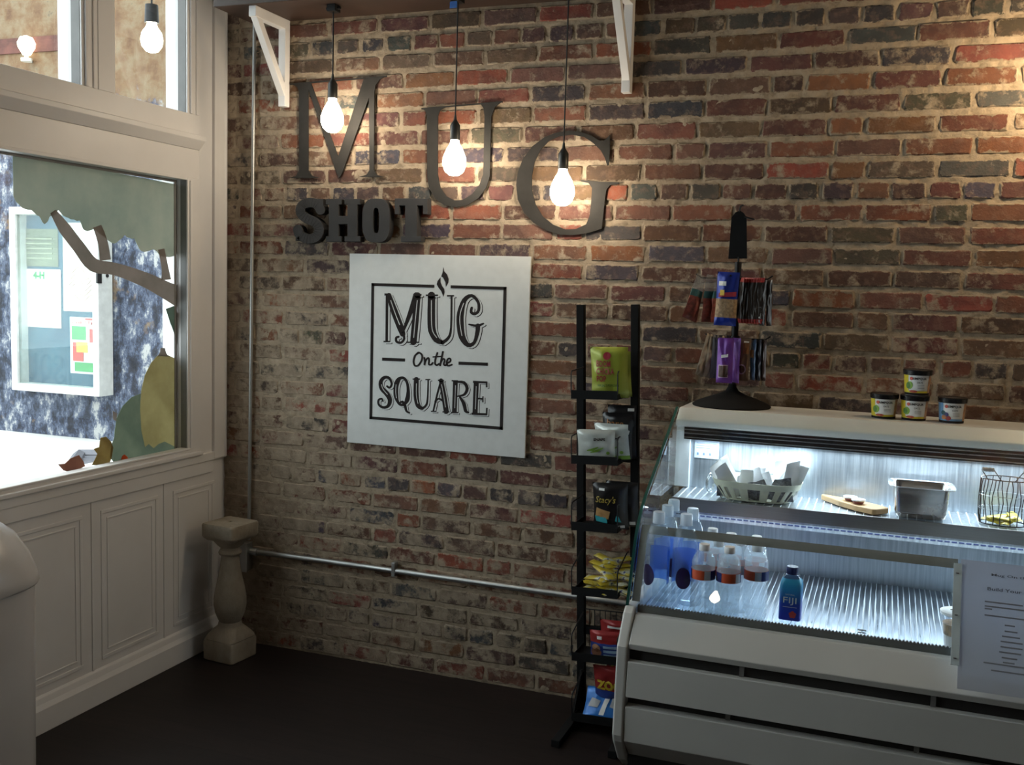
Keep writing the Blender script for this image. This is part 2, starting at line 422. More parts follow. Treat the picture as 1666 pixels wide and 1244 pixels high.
# ------------------------------------------------------------------ window wall (x = 0)
GREY = mat('dark_grey_glazing_liner', (.20, .195, .19), .6)
def window_wall():
    wl = thing('wall_left', 'x', 'x'); del wl['category']; struct(wl, 'white painted panelled shopfront wall with large window')
    Y1 = -2.85            # far end of the glazed front
    P = lambda n, b, bev=.002, m=WW: b.build(n, m, wl, bevel=bev)
    # lower wall, its board and the part of the wall beyond the window
    b = MB(); b.box(-.12, 0, Y1, 0, 0, .80); P('dado', b, 0)
    b = MB(); b.box(-.12, 0, -6.1, Y1, 0, 3.3); P('plain_wall', b, 0, DRY)
    b = MB(); b.box(-.12, .012, Y1, -.005, .795, .830); b.box(-.12, .022, Y1, -.171, .830, .846); P('sill_board', b, .003)
    b = MB(); b.box(0, .008, Y1, -.09, .745, .795); P('dado_rail', b)
    # corner post with a bead against the bricks
    b = MB(); b.box(-.12, .0, -.171, 0, .80, 3.3); P('corner_post', b)
    b = MB(); b.box(0, .014, -.088, -.022, .80, 3.3); b.tube([(.006, -.014, .8), (.006, -.014, 3.3)], .013, 10); P('corner_bead', b)
    # header between lower window and transom
    b = MB(); b.box(-.12, .0, Y1, -.171, 1.945, 2.06); P('header', b)
    b = MB()
    for y0, y1 in ((Y1, -.171),):
        prof = [(-.12, 2.06), (.004, 2.06), (.034, 2.095), (.034, 2.112), (.0, 2.118), (-.12, 2.118)]
        b.add([(x, y, z) for y in (y0, y1) for x, z in prof], [tuple(range(6)), tuple(range(11, 5, -1))]+[(i, i+6, (i+1) % 6+6, (i+1) % 6) for i in range(6)])
    P('header_moulding', b)
    b = MB(); b.box(-.10, .006, Y1, -.171, 2.118, 2.195); P('transom_rail', b)
    # lower window frame
    w1 = thing('window_1', 'x', 'x'); del w1['category']; struct(w1, 'large fixed shop window with painted autumn decorations')
    for nm, bx in (('frame_stile', (-.12, .004, -.247, -.171, .846, 1.945)), ('frame_stile', (-.12, .004, -1.80, -1.72, .846, 1.945)), ('frame_stile', (-.12, .004, Y1, Y1+.07, .846, 1.945)),
                   ('frame_head', (-.12, .004, Y1, -.247, 1.935, 1.947)), ('frame_sill', (-.12, .008, Y1, -.247, .842, .857))):
        MB().box(*bx).build(nm, WW, w1, bevel=.002)
    MB().box(-.03, .010, -.236, -.224, .858, 1.935).build('stop_bead', WW, w1, bevel=.003)
    MB().box(-.035, .012, Y1, -.236, .857, .866).build('stop_bead', WW, w1, bevel=.003)
    MB().box(-.030, -.002, -.2475, -.2445-.004, .86, 1.935).build('grey_gasket', GREY, w1)
    MB().box(-.052, -.048, -.262, -.249, .86, 1.935).build('grey_gasket', GREY, w1)
    MB().box(-.052, -.046, Y1, -.249, 1.926, 1.935).build('grey_gasket', GREY, w1)
    for y0, y1 in ((-1.72, -.249), (Y1+.07, -1.80)):
        MB().box(-.056, -.052, y0, y1, .852, 1.938).build('window_glass', GLASS, w1)
    # transom lights, pitch .54 m
    k = 0; y = -.171
    while y-.08 > Y1:
        wn_ = thing('window_%d' % (k+2), 'x', 'x'); del wn_['category']; struct(wn_, 'transom window pane above the header')
        y_tr = y-.076; y_l = y_tr-.397
        y_l = max(y_l, Y1)
        for nm, bx in (('frame_stile', (-.10, .004, y_tr, y, 2.195, 3.15)), ('mullion', (-.12, .006, max(y_l-.082, Y1-.01), y_l, 2.195, 3.3)), ('frame_head', (-.10, .004, y_l, y, 3.15, 3.3))):
            MB().box(*bx).build(nm, WW, wn_, bevel=.002)
        MB().box(0, .012, y_tr+.012, y_tr+.026, 2.195, 3.15).build('stop_bead', WW, wn_, bevel=.003)
        MB().box(0, .009, y_tr+.050, y_tr+.060, 2.195, 3.15).build('stop_bead', WW, wn_, bevel=.003)
        MB().box(-.040, -.003, y_tr-.0015, y_tr+.002, 2.196, 3.15).build('grey_gasket', GREY, wn_)
        MB().box(-.056, -.052, y_l, y_tr, 2.195, 3.15).build('window_glass', GLASS, wn_)
        y = y_l-.082+.0; k += 1
        if k > 6: break
    # wainscot panels
    edges = [(-.335, -.075), (-.731, -.425), (-1.130, -.820), (-1.52, -1.21), (-1.92, -1.60), (-2.32, -2.0), (-2.72, -2.4)]
    for y0, y1 in edges:
        b = MB()
        for q, (w_, h_) in enumerate(((.0, .003), (.030, .0025))):
            a0, a1, c0, c1 = y0+w_, y1-w_, .150+w_, .705-w_
            tt = .014 if q == 0 else .007
            b.box(-.001, h_, a0, a1, c1-tt, c1); b.box(-.001, h_, a0, a1, c0, c0+tt)
            b.box(-.001, h_, a0, a0+tt, c0+tt, c1-tt); b.box(-.001, h_, a1-tt, a1, c0+tt, c1-tt)
        P('panel_moulding', b, .002)
    for yy in (-.389, -.775, -1.17, -1.56, -1.96, -2.36):
        P('seam_strip', MB().box(-.001, .0035, yy-.004, yy+.004, .12, .745), .001)
    bb = MB(); prof = [(0, 0), (.026, 0), (.026, .082), (.016, .098), (.010, .118), (0, .124)]
    bb.add([(x, y, z) for y in (Y1, -.004) for x, z in prof], [tuple(range(6)), tuple(range(11, 5, -1))]+[(i, i+6, (i+1) % 6+6, (i+1) % 6) for i in range(6)])
    struct(bb.build('baseboard_left', WW, bevel=.002), 'white baseboard under the panelled window wall')
window_wall()
# ------------------------------------------------------------------ outside
def m_peel():
    t = NT('peeling_painted_plaster'); pos = t.pos(); sep = t.n('ShaderNodeSeparateXYZ'); t.l(pos, sep.inputs[0])
    mp = t.n('ShaderNodeMapping'); mp.inputs['Scale'].default_value = (1.5, 1, .8); t.l(pos, mp.inputs[0])
    n = t.noise(4.5, 12, .80, mp.outputs[0], .0); n2 = t.noise(5.5, 8, .7, pos); n3 = t.noise(1.3, 5, .6, pos)
    blue = t.ramp(n, [(.38, (.008, .009, .015)), (.45, (.020, .025, .042)), (.49, (.05, .065, .11)), (.54, (.11, .13, .18)), (.58, (.38, .38, .37))])
    tan = t.ramp(n2, [(.3, (.10, .045, .02)), (.45, (.16, .09, .042)), (.6, (.20, .145, .085)), (.72, (.05, .042, .034))])
    blue = t.mix(t.ramp(n3, [(.62, 0.), (.65, .85)]), blue, tan)
    z = t.math('ADD', sep.outputs[2], t.math('MULTIPLY', t.math('SUBTRACT', n2, .5), 1.1))
    up = t.ramp(t.math('MULTIPLY', z, .2), [(.60, 0.), (.63, 1.)])
    c = t.mix(up, blue, tan)
    h = t.math('ADD', n, n2)
    return t.done(t.bsdf(c, .8, bump=h, bstr=.7, bdist=.02))
ow = MB()
ow.sheet(lambda u, v: (-10+8.9*u, 3.97+.012*noise.noise(Vector((u*30, 1, v*25))), v*6), 60, 40)
ow.box(-10, -1.1, 3.99, 4.3, 0, 6)
ow = struct(ow.build('wall_outside', m_peel(), smooth=True), 'neighbouring wall of peeling blue, black and white plaster')
rb = MB()
for x0, x1, z0, z1 in ((-5.7, -4.36, 3.62, 3.76), (-4.49, -4.36, 2.9, 3.62)):
    rb.box(x0, x1, 3.953, 3.985, z0, z1)
rb.build('faded_red_border', mat('faded_red_paint', (.10, .035, .025), .8, 0, .4, 9), ow)
gr = MB().box(-14, -.12, -9, 10, -.1, 0)
struct(gr.build('ground', mat('pale_concrete', (.62, .61, .58), .9, 0, .06, 6)), 'bright pale concrete pavement')
struct(MB().box(-.05, 0, .25, 4.4, 0, 5).build('wall_facade', mat('cream_render', (.5, .47, .42), .8)))
struct(MB().box(-.12, 5.3, -6.2, .25, 3.4, 3.9).build('roof', DRY))
# notice case and its papers
WF = mat('white_case_frame', (.62, .62, .60), .5)
nx0, nx1, nz0, nz1, ny = -5.19, -4.14, .44, 2.17, 3.97
nb = thing('notice_case', 'white framed glazed notice case on the peeling wall outside', 'notice board', ((nx0+nx1)/2, ny-.01, nz0))
D = .20
b = MB()
b.box(nx0, nx0+.07, ny-D, ny-.014, nz0, nz1); b.box(nx1-.07, nx1, ny-D, ny-.014, nz0, nz1); b.box(nx0+.07, nx1-.07, ny-D, ny-.014, nz0, nz0+.07); b.box(nx0+.07, nx1-.07, ny-D, ny-.014, nz1-.07, nz1)
b.build('frame', WF, nb, bevel=.006)
def m_board():
    t = NT('blue_pinboard_cloth'); n = t.noise(2.5, 3); return t.done(t.bsdf(t.ramp(n, [(.3, (.02, .075, .13)), (.7, (.045, .14, .20))]), .8))
MB().box(nx0+.06, nx1-.06, ny-.06, ny-.02, nz0+.06, nz1-.06).build('backing_board', m_board(), nb)
MB().box(nx0+.07, nx1-.07, ny-D+.03, ny-D+.034, nz0+.07, nz1-.07).build('door_glass', GLASS, nb)
b = MB(); b.box(nx1-.012, nx1+.008, ny-D-.012, ny-D+.04, 1.48, 1.60); b.tube([(nx1+.002, ny-.09, 1.55), (nx1+.012, ny-.09, 1.55)], .016, 10); b.build('latch', BLK, nb)
PY = ny-.064
def wallpaper_px(name, label, box, m, lines, group=None):
    a = onY(box[0], box[1], PY); c = onY(box[2], box[3], PY); x0, x1, z1, z0 = a[0], c[0], a[2], c[2]
    r = thing(name, label, 'poster', (x0, PY, z0), group)
    MB().box(x0, x1, PY-.003, PY, z0, z1).build('sheet', m, r)
    for i, (u0, v0, u1, v1, mm) in enumerate(lines):
        MB().box(x0+u0*(x1-x0), x0+u1*(x1-x0), PY-.0065-.0015*i, PY-.003, z0+v0*(z1-z0), z0+v1*(z1-z0)).build('printed_block', mm, r)
    return r, x0, x1, z0, z1
GRN = mat('green_print', (.05, .30, .09), .6); RED = mat('red_print', (.55, .06, .05), .6); YEL = mat('yellow_print', (.75, .50, .06), .6)
r, x0, x1, z0, z1 = wallpaper_px('poster', 'white flyer with green clover heading in the notice case', (43, 437, 100, 534), PAPER, [])
b = MB(); put_text(b, '4-H', lambda u, v: (u, PY-.0045, v), x0+.2*(x1-x0), z0+.83*(z1-z0), w=.34*(x1-x0), bold=.06)
b.build('lettering', GRN, r)
r, x0, x1, z0, z1 = wallpaper_px('poster', 'white Christmas flyer with red and green blocks in the notice case', (114, 515, 167, 610), PAPER,
    [(.06, .60, .5, .84, GRN), (.62, .56, 1, .80, RED), (.1, .22, .42, .55, RED), (.22, .38, .55, .56, YEL), (.16, .04, 1, .20, GRN), (.5, .955, 1, .985, RED)])
b = MB(); put_text(b, 'CHRISTMAS', lambda u, v: (u, PY-.0045, v), x0+.06*(x1-x0), z0+.87*(z1-z0), w=.92*(x1-x0), h=.06*(z1-z0), bold=.01)
b.build('lettering', RED, r)
r, *_ = wallpaper_px('poster', 'grey green certificate at upper left of the notice case', (36, 372, 95, 434), mat('grey_green_sheet', (.16, .18, .12), .7, 0, .2, 6),
    [(.1, .2+.13*i, .85, .235+.13*i, mat('pale_print', (.30, .32, .22), .7)) for i in range(5)])
r, *_ = wallpaper_px('poster', 'large pale map sheet at upper right of the notice case', (102, 362, 164, 508), mat('pale_map_sheet', (.72, .68, .62), .7, 0, .1, 3), [])
b = MB()
for q in range(6):
    pp = [onY(102+4+q*3+i*6, 440+q*9+6*math.sin(i*1.3+q), PY-.005) for i in range(7)]; b.tube(pp, .004, 4)
b.build('map_line', mat('pink_line', (.55, .33, .28), .7), r)
# lamps outside
def bulb_m(name, e): return emit(name, WARM, e)
BM_ = bulb_m('lit_bulb', BULB_E)
BMO = bulb_m('lit_bulb_outside', 60)
p = onX(247, 62, -1.0)
t_ = thing('outdoor_pendant', 'bare lit bulb hanging outside behind the right transom pane', 'lamp', p)
MB().lathe([(.0, -.075), (.03, -.066), (.05, -.04), (.056, -.008), (.048, .028), (.028, .055), (.022, .075)], p, 20).build('bulb', BMO, t_, smooth=True)
MB().lathe([(.0, .17), (.032, .165), (.036, .075), (.0, .072)], p, 16).build('socket', BLK, t_, smooth=30)
MB().tube([p+(0, 0, .165), p+(0, 0, 1.6)], .005, 6).build('cord', BLK, t_)
p = onY(43, 77, 3.9)
t_ = thing('outdoor_wall_lamp', 'small upright bare bulb on the outer wall behind the left transom pane', 'lamp', p)
MB().lathe([(.05, -.13), (.05, -.10), (.02, -.10), (.02, -.07)], p, 14).build('lamp_holder', mat('white_porcelain', (.7, .68, .62), .3), t_, smooth=30)
MB().lathe([(.035, -.07), (.075, .0), (.08, .04), (.055, .09), (0, .11)], p, 16).build('bulb', bulb_m('lit_bulb_wall', 8), t_, smooth=True)
MB().tube([p+(0, 0, -.115), p+(0, .09, -.115)], .012, 8).build('arm', BLK, t_)
# slatted bench
bc = onZ(140, 757, .45)
t_ = thing('slatted_bench', 'grey slatted metal bench on the pavement outside', 'bench', (bc[0], bc[1], 0))
GM = mat('grey_bench_metal', (.13, .13, .15), .5, .4)
c0 = onZ(97, 790, .45); c1 = onZ(130, 741, .45); c2 = onZ(184, 741, .45); c3 = onZ(186, 772, .45)
A = np.array(c1); Bv = np.array(c2)-A; Dv = (np.array(c0)-A)*1.4
nrm = lambda v: v/np.linalg.norm(v)
b = MB(); q = [A, A+Bv, A+Bv+Dv, A+Dv]
for i in range(4): b.tube([q[i], q[(i+1) % 4]], .04, 6)
b.build('seat_frame', GM, t_)
for i in range(14):
    a = A+Dv*((i+1)/15)
    if i % 1 == 0: MB().tube([a+Bv*.04, a+Bv*.96], .017, 5).build('slat', GM, t_)
for qq in q:
    MB().tube([qq, qq*np.array([1, 1, 0])+np.array([0, 0, .001])], .02, 8).build('leg', GM, t_)
# painted autumn decorations on the glass
def paintmat(name, c1, c2, sc=9):
    t = NT(name); n = t.noise(sc, 4, .6); c = t.ramp(n, [(.32, c1), (.68, c2)])
    df = t.n('ShaderNodeBsdfDiffuse'); t.l(c, df.inputs[0]); tl = t.n('ShaderNodeBsdfTranslucent'); t.l(c, tl.inputs[0]); tr = t.n('ShaderNodeBsdfTransparent')
    m1 = t.n('ShaderNodeMixShader'); m1.inputs[0].default_value = .42; t.l(df.outputs[0], m1.inputs[1]); t.l(tl.outputs[0], m1.inputs[2])
    m2 = t.n('ShaderNodeMixShader'); m2.inputs[0].default_value = .05; t.l(m1.outputs[0], m2.inputs[1]); t.l(tr.outputs[0], m2.inputs[2])
    return t.done(m2.outputs[0])
GX = -.0505
def pxglass(b, poly, d=0.): 
    b.prism([(onX(px, py, GX)[1], onX(px, py, GX)[2]) for px, py in poly], lambda u, v, k: (GX+k, u, v), d-.0012, d)
def scallop(pts, amp=2.5):
    out = []
    for i in range(len(pts)-1):
        (x0, y0), (x1, y1) = pts[i], pts[i+1]
        for k in range(4):
            t = k/4; out.append((x0+(x1-x0)*t, y0+(y1-y0)*t+amp*math.sin(k*PI/4)+random.uniform(-1.2, 1.2)))
    out.append(pts[-1]); return out
low = [(22, 319), (30, 332), (51, 341), (64, 351), (73, 365), (81, 353), (95, 341), (111, 353), (130, 358), (138, 375), (155, 371), (169, 385), (186, 395), (203, 382), (219, 388), (230, 408), (250, 405), (270, 418), (292, 410)]
t_ = thing('painted_tree', 'grey green painted tree with brown branches on the window glass', 'window decoration', tuple(onX(160, 480, GX)))
b = MB(); pxglass(b, [(292, 301), (200, 283), (110, 267), (21, 252)]+scallop(low), .0)
b.build('foliage', paintmat('painted_foliage', (.32, .37, .33), (.44, .46, .40), 5), t_)
BRN = paintmat('painted_bark', (.26, .24, .22), (.34, .30, .28))
def br(pts, ws, m, nm):
    b = MB()
    for q in ribbon(spline(pts, 4), list(np.interp(np.linspace(0, len(ws)-1, 4*(len(pts)-1)+1), range(len(ws)), ws)), cap=False): pxglass(b, q, .0016)
    b.build(nm, m, t_, weld=True)
br([(86, 344), (105, 372), (128, 402), (152, 431), (189, 438), (236, 455), (270, 472), (294, 484)], [10, 20, 20, 22, 20, 24, 28, 34], BRN, 'branch')
br([(158, 368), (167, 395), (171, 423)], [14, 16, 18], BRN, 'branch')
br([(262, 405), (268, 436), (270, 455)], [10, 11, 16], BRN, 'branch')
br([(276, 500), (284, 522), (290, 545), (294, 575)], [14, 16, 12, 5], paintmat('painted_trunk', (.10, .16, .135), (.16, .22, .18)), 'trunk')
t_ = thing('painted_gourd', 'tall mustard yellow painted gourd on the window glass', 'window decoration', tuple(onX(262, 650, GX)))
b = MB(); pxglass(b, [(293, 592), (285, 583), (272, 577), (258, 577), (246, 590), (236, 610), (230, 635), (228, 665), (230, 700), (236, 727), (242, 722), (250, 729), (258, 722), (268, 718), (280, 724), (293, 731)], .0)
b.build('body', paintmat('painted_gourd_yellow', (.34, .30, .16), (.48, .44, .26), 6), t_)
b = MB(); pxglass(b, [(256, 579), (274, 580), (270, 574), (268, 566), (261, 566), (260, 573)], .0012); b.build('stem', BRN, t_)
t_ = thing('painted_gourd', 'dark green painted gourd leaning on the yellow one on the glass', 'window decoration', tuple(onX(205, 700, GX)))
b = MB(); pxglass(b, [(229, 640), (214, 646), (200, 660), (190, 680), (187, 700), (186, 712), (180, 728), (178, 742), (185, 751), (195, 751), (215, 745), (240, 741), (262, 738), (293, 733), (293, 731), (280, 724), (268, 718), (258, 722), (250, 729), (242, 722), (236, 727), (230, 700), (228, 665)], -.0002)
b.build('body', paintmat('painted_gourd_green', (.18, .23, .19), (.28, .33, .26), 7), t_)
b = MB(); pxglass(b, [(183, 668), (190, 672), (189, 685), (184, 682)], .001); b.build('stem', BRN, t_)
for poly, m, lab in (([(163, 712), (172, 710), (180, 718), (184, 728), (181, 745), (178, 752), (165, 757), (149, 756), (155, 745), (158, 738), (152, 730), (161, 727)], paintmat('painted_leaf_tan', (.20, .14, .05), (.33, .25, .10)), 'tan painted oak leaf beside the green gourd on the glass'),
                     ([(94, 755), (105, 754), (115, 745), (128, 740), (135, 750), (138, 758), (130, 762), (115, 768), (103, 765)], paintmat('painted_leaf_red', (.22, .10, .07), (.33, .17, .12)), 'red brown painted leaf low on the window glass'),
                     ([(197, 746), (199, 741), (202, 739), (206, 742), (208, 745), (204, 749), (200, 750)], paintmat('painted_flower', (.75, .12, .04), (.85, .2, .08)), 'tiny orange red painted flower under the green gourd')):
    b = MB(); pxglass(b, poly, .0018); b.org = tuple(onX(poly[0][0], poly[0][1], GX))
    tag(b.build('painted_leaf' if 'leaf' in lab else 'painted_flower', m), lab, 'window decoration')
# ------------------------------------------------------------------ big metal letters on the bricks
def pxpoly(mb, pts, off, sc, y0, y1, mi=0):
    ym = min(y0, y1)
    P = [onY(off[0]+px/sc, off[1]+py/sc, ym) for px, py in pts]
    mb.prism([(p[0], p[2]) for p in P], lambda u, v, d: (u, d, v), y0, y1, mi)
DKM = mat('dark_weathered_metal', (.020, .018, .016), .65, .0, .25, 14, spec=.25)
def letter(name, label, polys, off, sc, y0=-.012, y1=-.017, m=DKM, bev=0):
    b = MB()
    for i, q in enumerate(polys): pxpoly(b, q, off, sc, y0, y1-(i % 7)*4e-5)
    xs = [v[0] for v in b.v]; zs = [v[2] for v in b.v]; b.org = (sum(xs)/len(xs), y0, min(zs))
    return tag(b.build(name, m, bevel=bev), label, 'wall letter')
o4, s4 = (380, 0), 2.9618; o5, s5 = (660, 0), 2.9625
letter('metal_letter', 'large dark metal letter M hanging on the brick wall', [
    [(315, 440), (360, 440), (360, 820), (375, 845), (415, 857), (265, 857), (300, 848), (315, 820)],
    [(270, 402), (365, 398), (360, 440), (315, 440), (305, 418), (290, 410)],
    [(350, 399), (372, 399), (525, 812), (508, 856), (495, 830)],
    [(625, 385), (684, 380), (524, 830), (508, 858), (488, 800)],
    [(652, 440), (678, 440), (676, 820), (690, 842), (727, 852), (603, 852), (640, 842), (654, 820)],
    [(625, 381), (737, 364), (704, 382), (684, 410), (678, 442), (652, 450)],
    [(270, 402), (737, 364), (737, 370), (270, 409)]], o4, s4)
letter('metal_letter', 'large dark metal letter U with narrow right stem on the brick wall', [
    [(103, 555), (155, 555), (154, 840), (165, 900), (195, 945), (235, 966), (275, 963), (320, 935), (355, 890), (373, 840), (380, 560), (412, 560), (405, 850), (388, 905), (350, 955), (300, 987), (240, 998), (185, 988), (140, 955), (112, 905), (103, 850)],
    [(75, 522), (190, 517), (165, 530), (155, 558), (103, 558), (95, 535)],
    [(360, 500), (465, 487), (430, 515), (412, 562), (380, 562), (374, 520)],
    [(75, 520), (465, 487), (465, 493), (75, 527)]], o5, s5)
letter('metal_letter', 'large dark metal letter G on the brick wall, lowest of the big letters', [
    [(983, 650), (968, 668), (950, 680), (930, 675), (890, 650), (840, 635), (790, 630), (730, 637), (670, 660), (610, 705), (565, 765), (540, 830), (532, 890), (540, 960), (570, 1025), (615, 1072), (670, 1107), (740, 1130), (810, 1133), (880, 1122), (945, 1102), (952, 1040), (960, 960), (968, 912), (985, 892), (1027, 887), (1027, 878), (940, 876), (840, 867), (845, 874), (880, 881), (898, 905), (895, 960), (886, 1040), (870, 1080), (820, 1103), (770, 1105), (710, 1082), (660, 1042), (625, 985), (608, 920), (607, 850), (620, 780), (650, 720), (690, 678), (740, 656), (800, 648), (860, 660), (905, 690), (940, 725), (960, 760), (970, 795), (979, 795), (984, 720)]], o5, s5)
SH = mat('dull_dark_wood_letter', (.020, .019, .020), .75, 0, .2, 20)
kw = dict(off=o4, sc=s4, y0=-.010, y1=-.046, m=SH, bev=.0015)
def ringpoly(cx, cy, rx, ry, pw=2.6, n=28):
    out = []
    for i in range(n):
        a = 2*PI*i/n; c, s_ = math.cos(a), math.sin(a)
        out.append((cx+rx*math.copysign(abs(c)**(2/pw), c), cy+ry*math.copysign(abs(s_)**(2/pw), s_)))
    return out
S_ = ribbon(spline([(418, 1012), (402, 985), (365, 975), (328, 990), (322, 1025), (350, 1052), (392, 1072), (412, 1105), (395, 1142), (355, 1150), (318, 1132), (308, 1105)], 3), 46)
letter('block_letter', 'thick block letter S under the big metal M', S_+[[(405, 958), (432, 958), (432, 1020), (418, 1020)], [(298, 1092), (312, 1092), (320, 1160), (298, 1160)]], **kw)
letter('block_letter', 'thick block letter H between the block S and O', [
    [(458, 975), (506, 975), (506, 1150), (458, 1150)], [(548, 975), (596, 975), (596, 1150), (548, 1150)], [(500, 1040), (555, 1040), (555, 1080), (500, 1080)],
    [(444, 958), (520, 958), (520, 985), (444, 985)], [(534, 958), (610, 958), (610, 985), (534, 985)], [(444, 1138), (520, 1138), (520, 1164), (444, 1164)], [(534, 1138), (610, 1138), (610, 1164), (534, 1164)]], **kw)
oo = ringpoly(686, 1062, 66, 106, 3); oi = ringpoly(686, 1062, 15, 62, 3)
letter('block_letter', 'thick block letter O between the block H and T', [[oo[i], oo[(i+1) % 28], oi[(i+1) % 28], oi[i]] for i in range(28)], **{**kw, 'bev': 0})
letter('block_letter', 'thick block letter T to the right of the block O', [
    [(826, 975), (884, 975), (884, 1150), (826, 1150)], [(776, 955), (934, 955), (934, 990), (776, 990)], [(776, 955), (798, 955), (798, 1032), (776, 1032)], [(912, 955), (934, 955), (934, 1032), (912, 1032)], [(806, 1138), (904, 1138), (904, 1165), (806, 1165)]], **kw)
# ------------------------------------------------------------------ sign board
bx0, bx1, bz0, bz1 = .605, 1.369, .908, 1.666
sb = thing('sign_board', 'square white sign board with dark framed ornamental lettering and steam mark', 'sign', ((bx0+bx1)/2, -.012, bz0))
def m_sign():
    t = NT('white_sign_panel'); n = t.noise(30, 3); return t.done(t.bsdf(t.ramp(n, [(.3, (.53, .54, .53)), (.7, (.57, .58, .57))]), .38, bump=t.noise(300, 2), bstr=.05, bdist=.0004))
MSG = m_sign()
MB().box(bx0, bx1, -.020, -.011, bz0, bz1).build('panel', MSG, sb, bevel=.001)
for (x, z) in ((bx0+.022, bz0+.018), (bx1-.022, bz0+.02), (bx0+.022, bz1-.018), (bx1-.026, bz1-.022)):
    MB().lathe([(.0055, 0), (.0055, .002), (.003, .0035), (0, .004)], (0, 0, 0), 12).build('screw', m_steel('screw_steel') if False else STEEL, sb).matrix_local = Matrix.Translation((x-(bx0+bx1)/2, -.0075, z-bz0)) @ Matrix.Rotation(PI/2, 4, 'X')
o6, s6 = (540, 390), 3.361
def sgn(mb, polys, dx=0, dy=0, y=-.0215):
    for i, q in enumerate(polys):
        P = [onY(o6[0]+(px+dx)/s6, o6[1]+(py+dy)/s6, -.02) for px, py in q]
        mb.prism([(p[0], p[2]) for p in P], lambda u, v, d: (u, d, v), -.0198, y-(i % 6)*3e-5)
q1 = onY(o6[0]+217/s6, o6[1]+236/s6, -.02); q2 = onY(o6[0]+928/s6, o6[1]+1038/s6, -.02)
X0_, X1_, Z0_, Z1_ = q1[0], q2[0]+.004, q2[2], q1[2]
g0 = onY(o6[0]+560/s6, o6[1]+245/s6, -.02)[0]; g1 = onY(o6[0]+650/s6, o6[1]+245/s6, -.02)[0]
b = MB(); T_ = .0115
for bx in ((X0_, X0_+T_, Z0_, Z1_), (X1_-T_, X1_, Z0_, Z1_), (X0_, X1_, Z0_, Z0_+T_), (X0_, g0, Z1_-T_, Z1_), (g1, X1_, Z1_-T_, Z1_)):
    b.box(bx[0], bx[1], -.0215, -.0198, bx[2], bx[3])
b.build('printed_border', INK, sb)
b = MB()
fl = [(610, 150), (604, 175), (596, 200), (576, 235), (580, 258), (600, 280), (610, 310), (616, 285), (612, 262), (600, 245), (606, 225), (628, 205)]
sgn(b, [[(610, 150), (606, 178), (598, 200), (608, 206), (622, 232), (624, 256), (636, 236), (638, 214), (630, 190), (614, 172)],
        [(594, 206), (578, 226), (574, 244), (584, 262), (598, 280), (610, 310), (616, 286), (614, 268), (602, 252), (594, 232)]])
b.build('printed_steam', INK, sb)
for q in ([(275, 652), (400, 657)], [(693, 674), (853, 680)]):
    b = MB(); sgn(b, ribbon(q, 17, False)); b.build('printed_dash', INK, sb)
def glyph(strokes, inline, shad):
    b = MB(); w = MB(); k = MB(); iw = MB()
    main = []
    for pts, ws in strokes:
        sp = spline(pts, 3) if len(pts) > 2 else pts
        if isinstance(ws, (list, tuple)): ws = list(np.interp(np.linspace(0, len(ws)-1, len(sp)), range(len(ws)), ws))
        main += ribbon(sp, ws, cap=(len(pts) > 2))
    sgn(b, main, shad, shad*.75, -.0203); sgn(w, main, shad*.68, shad*.5, -.0207)
    sgn(k, main, 0, 0, -.0213)
    iw = []
    for pts, ws in inline:
        q_ = MB(); iw.append(q_); sgn(q_, ribbon(spline(pts, 3) if len(pts) > 2 else pts, ws, False), 0, 0, -.0217)
    return b, w, k, iw
def put(g):
    b, w, k, iw = g
    o = k.build('printed_letter', INK, sb)
    b.build('drop_shadow', INK, o); w.build('shadow_gap', MSG, o)
    for q_ in iw: q_.build('inline', MSG, o)
put(glyph([([(302, 300), (300, 555)], 14), ([(288, 299), (322, 299)], 12), ([(283, 556), (318, 556)], 8),
           ([(312, 303), (345, 400), (372, 470), (388, 515)], [26, 38, 38, 30]), ([(388, 505), (396, 540), (378, 562), (354, 556), (352, 536), (364, 530)], 13),
           ([(390, 500), (425, 410), (462, 303)], [12, 24, 34]), ([(468, 303), (458, 430), (446, 558)], [34, 36, 36]), ([(445, 301), (490, 301)], 10), ([(412, 560), (478, 560)], 8)],
          [([(322, 330), (350, 410), (372, 465)], 4), ([(468, 330), (458, 430), (448, 535)], 4)], 13))
put(glyph([([(545, 303), (544, 430), (548, 495), (572, 545), (605, 562)], [40, 42, 42, 34, 20]), ([(605, 562), (638, 535), (652, 480), (655, 308)], [20, 16, 11, 11]), ([(514, 303), (580, 303)], 9), ([(630, 306), (668, 306)], 8)],
          [([(545, 330), (545, 440), (552, 500), (575, 535)], 4)], 13))
put(glyph([([(765, 372), (762, 395), (782, 405), (803, 385), (800, 340), (765, 305), (725, 330), (704, 400), (702, 460), (712, 530), (745, 575), (780, 560), (797, 500), (798, 470)], [14, 16, 16, 16, 16, 18, 26, 38, 40, 36, 24, 18, 24, 26]),
           ([(750, 462), (795, 470), (828, 458)], [8, 16, 10])], [([(722, 345), (703, 400), (701, 460), (712, 525)], 4)], 13))
on = [ribbon(spline([(475, 618), (455, 632), (447, 665), (455, 688), (475, 684), (492, 655), (492, 628), (475, 616), (465, 622)], 3), 9.5),
      ribbon(spline([(506, 645), (508, 665), (506, 685), (513, 660), (527, 645), (532, 660), (530, 680), (542, 682), (552, 672)], 3), 9),
      ribbon(spline([(577, 618), (567, 650), (564, 676), (574, 685), (585, 678)], 3), 9.5), ribbon([(554, 640), (600, 637)], 8),
      ribbon([(607, 612), (592, 686)], 9.5), ribbon(spline([(594, 672), (608, 650), (617, 658), (612, 680), (622, 686), (630, 676)], 3), 9),
      ribbon(spline([(630, 674), (648, 664), (647, 650), (636, 650), (628, 668), (634, 688), (656, 682)], 3), 9)]
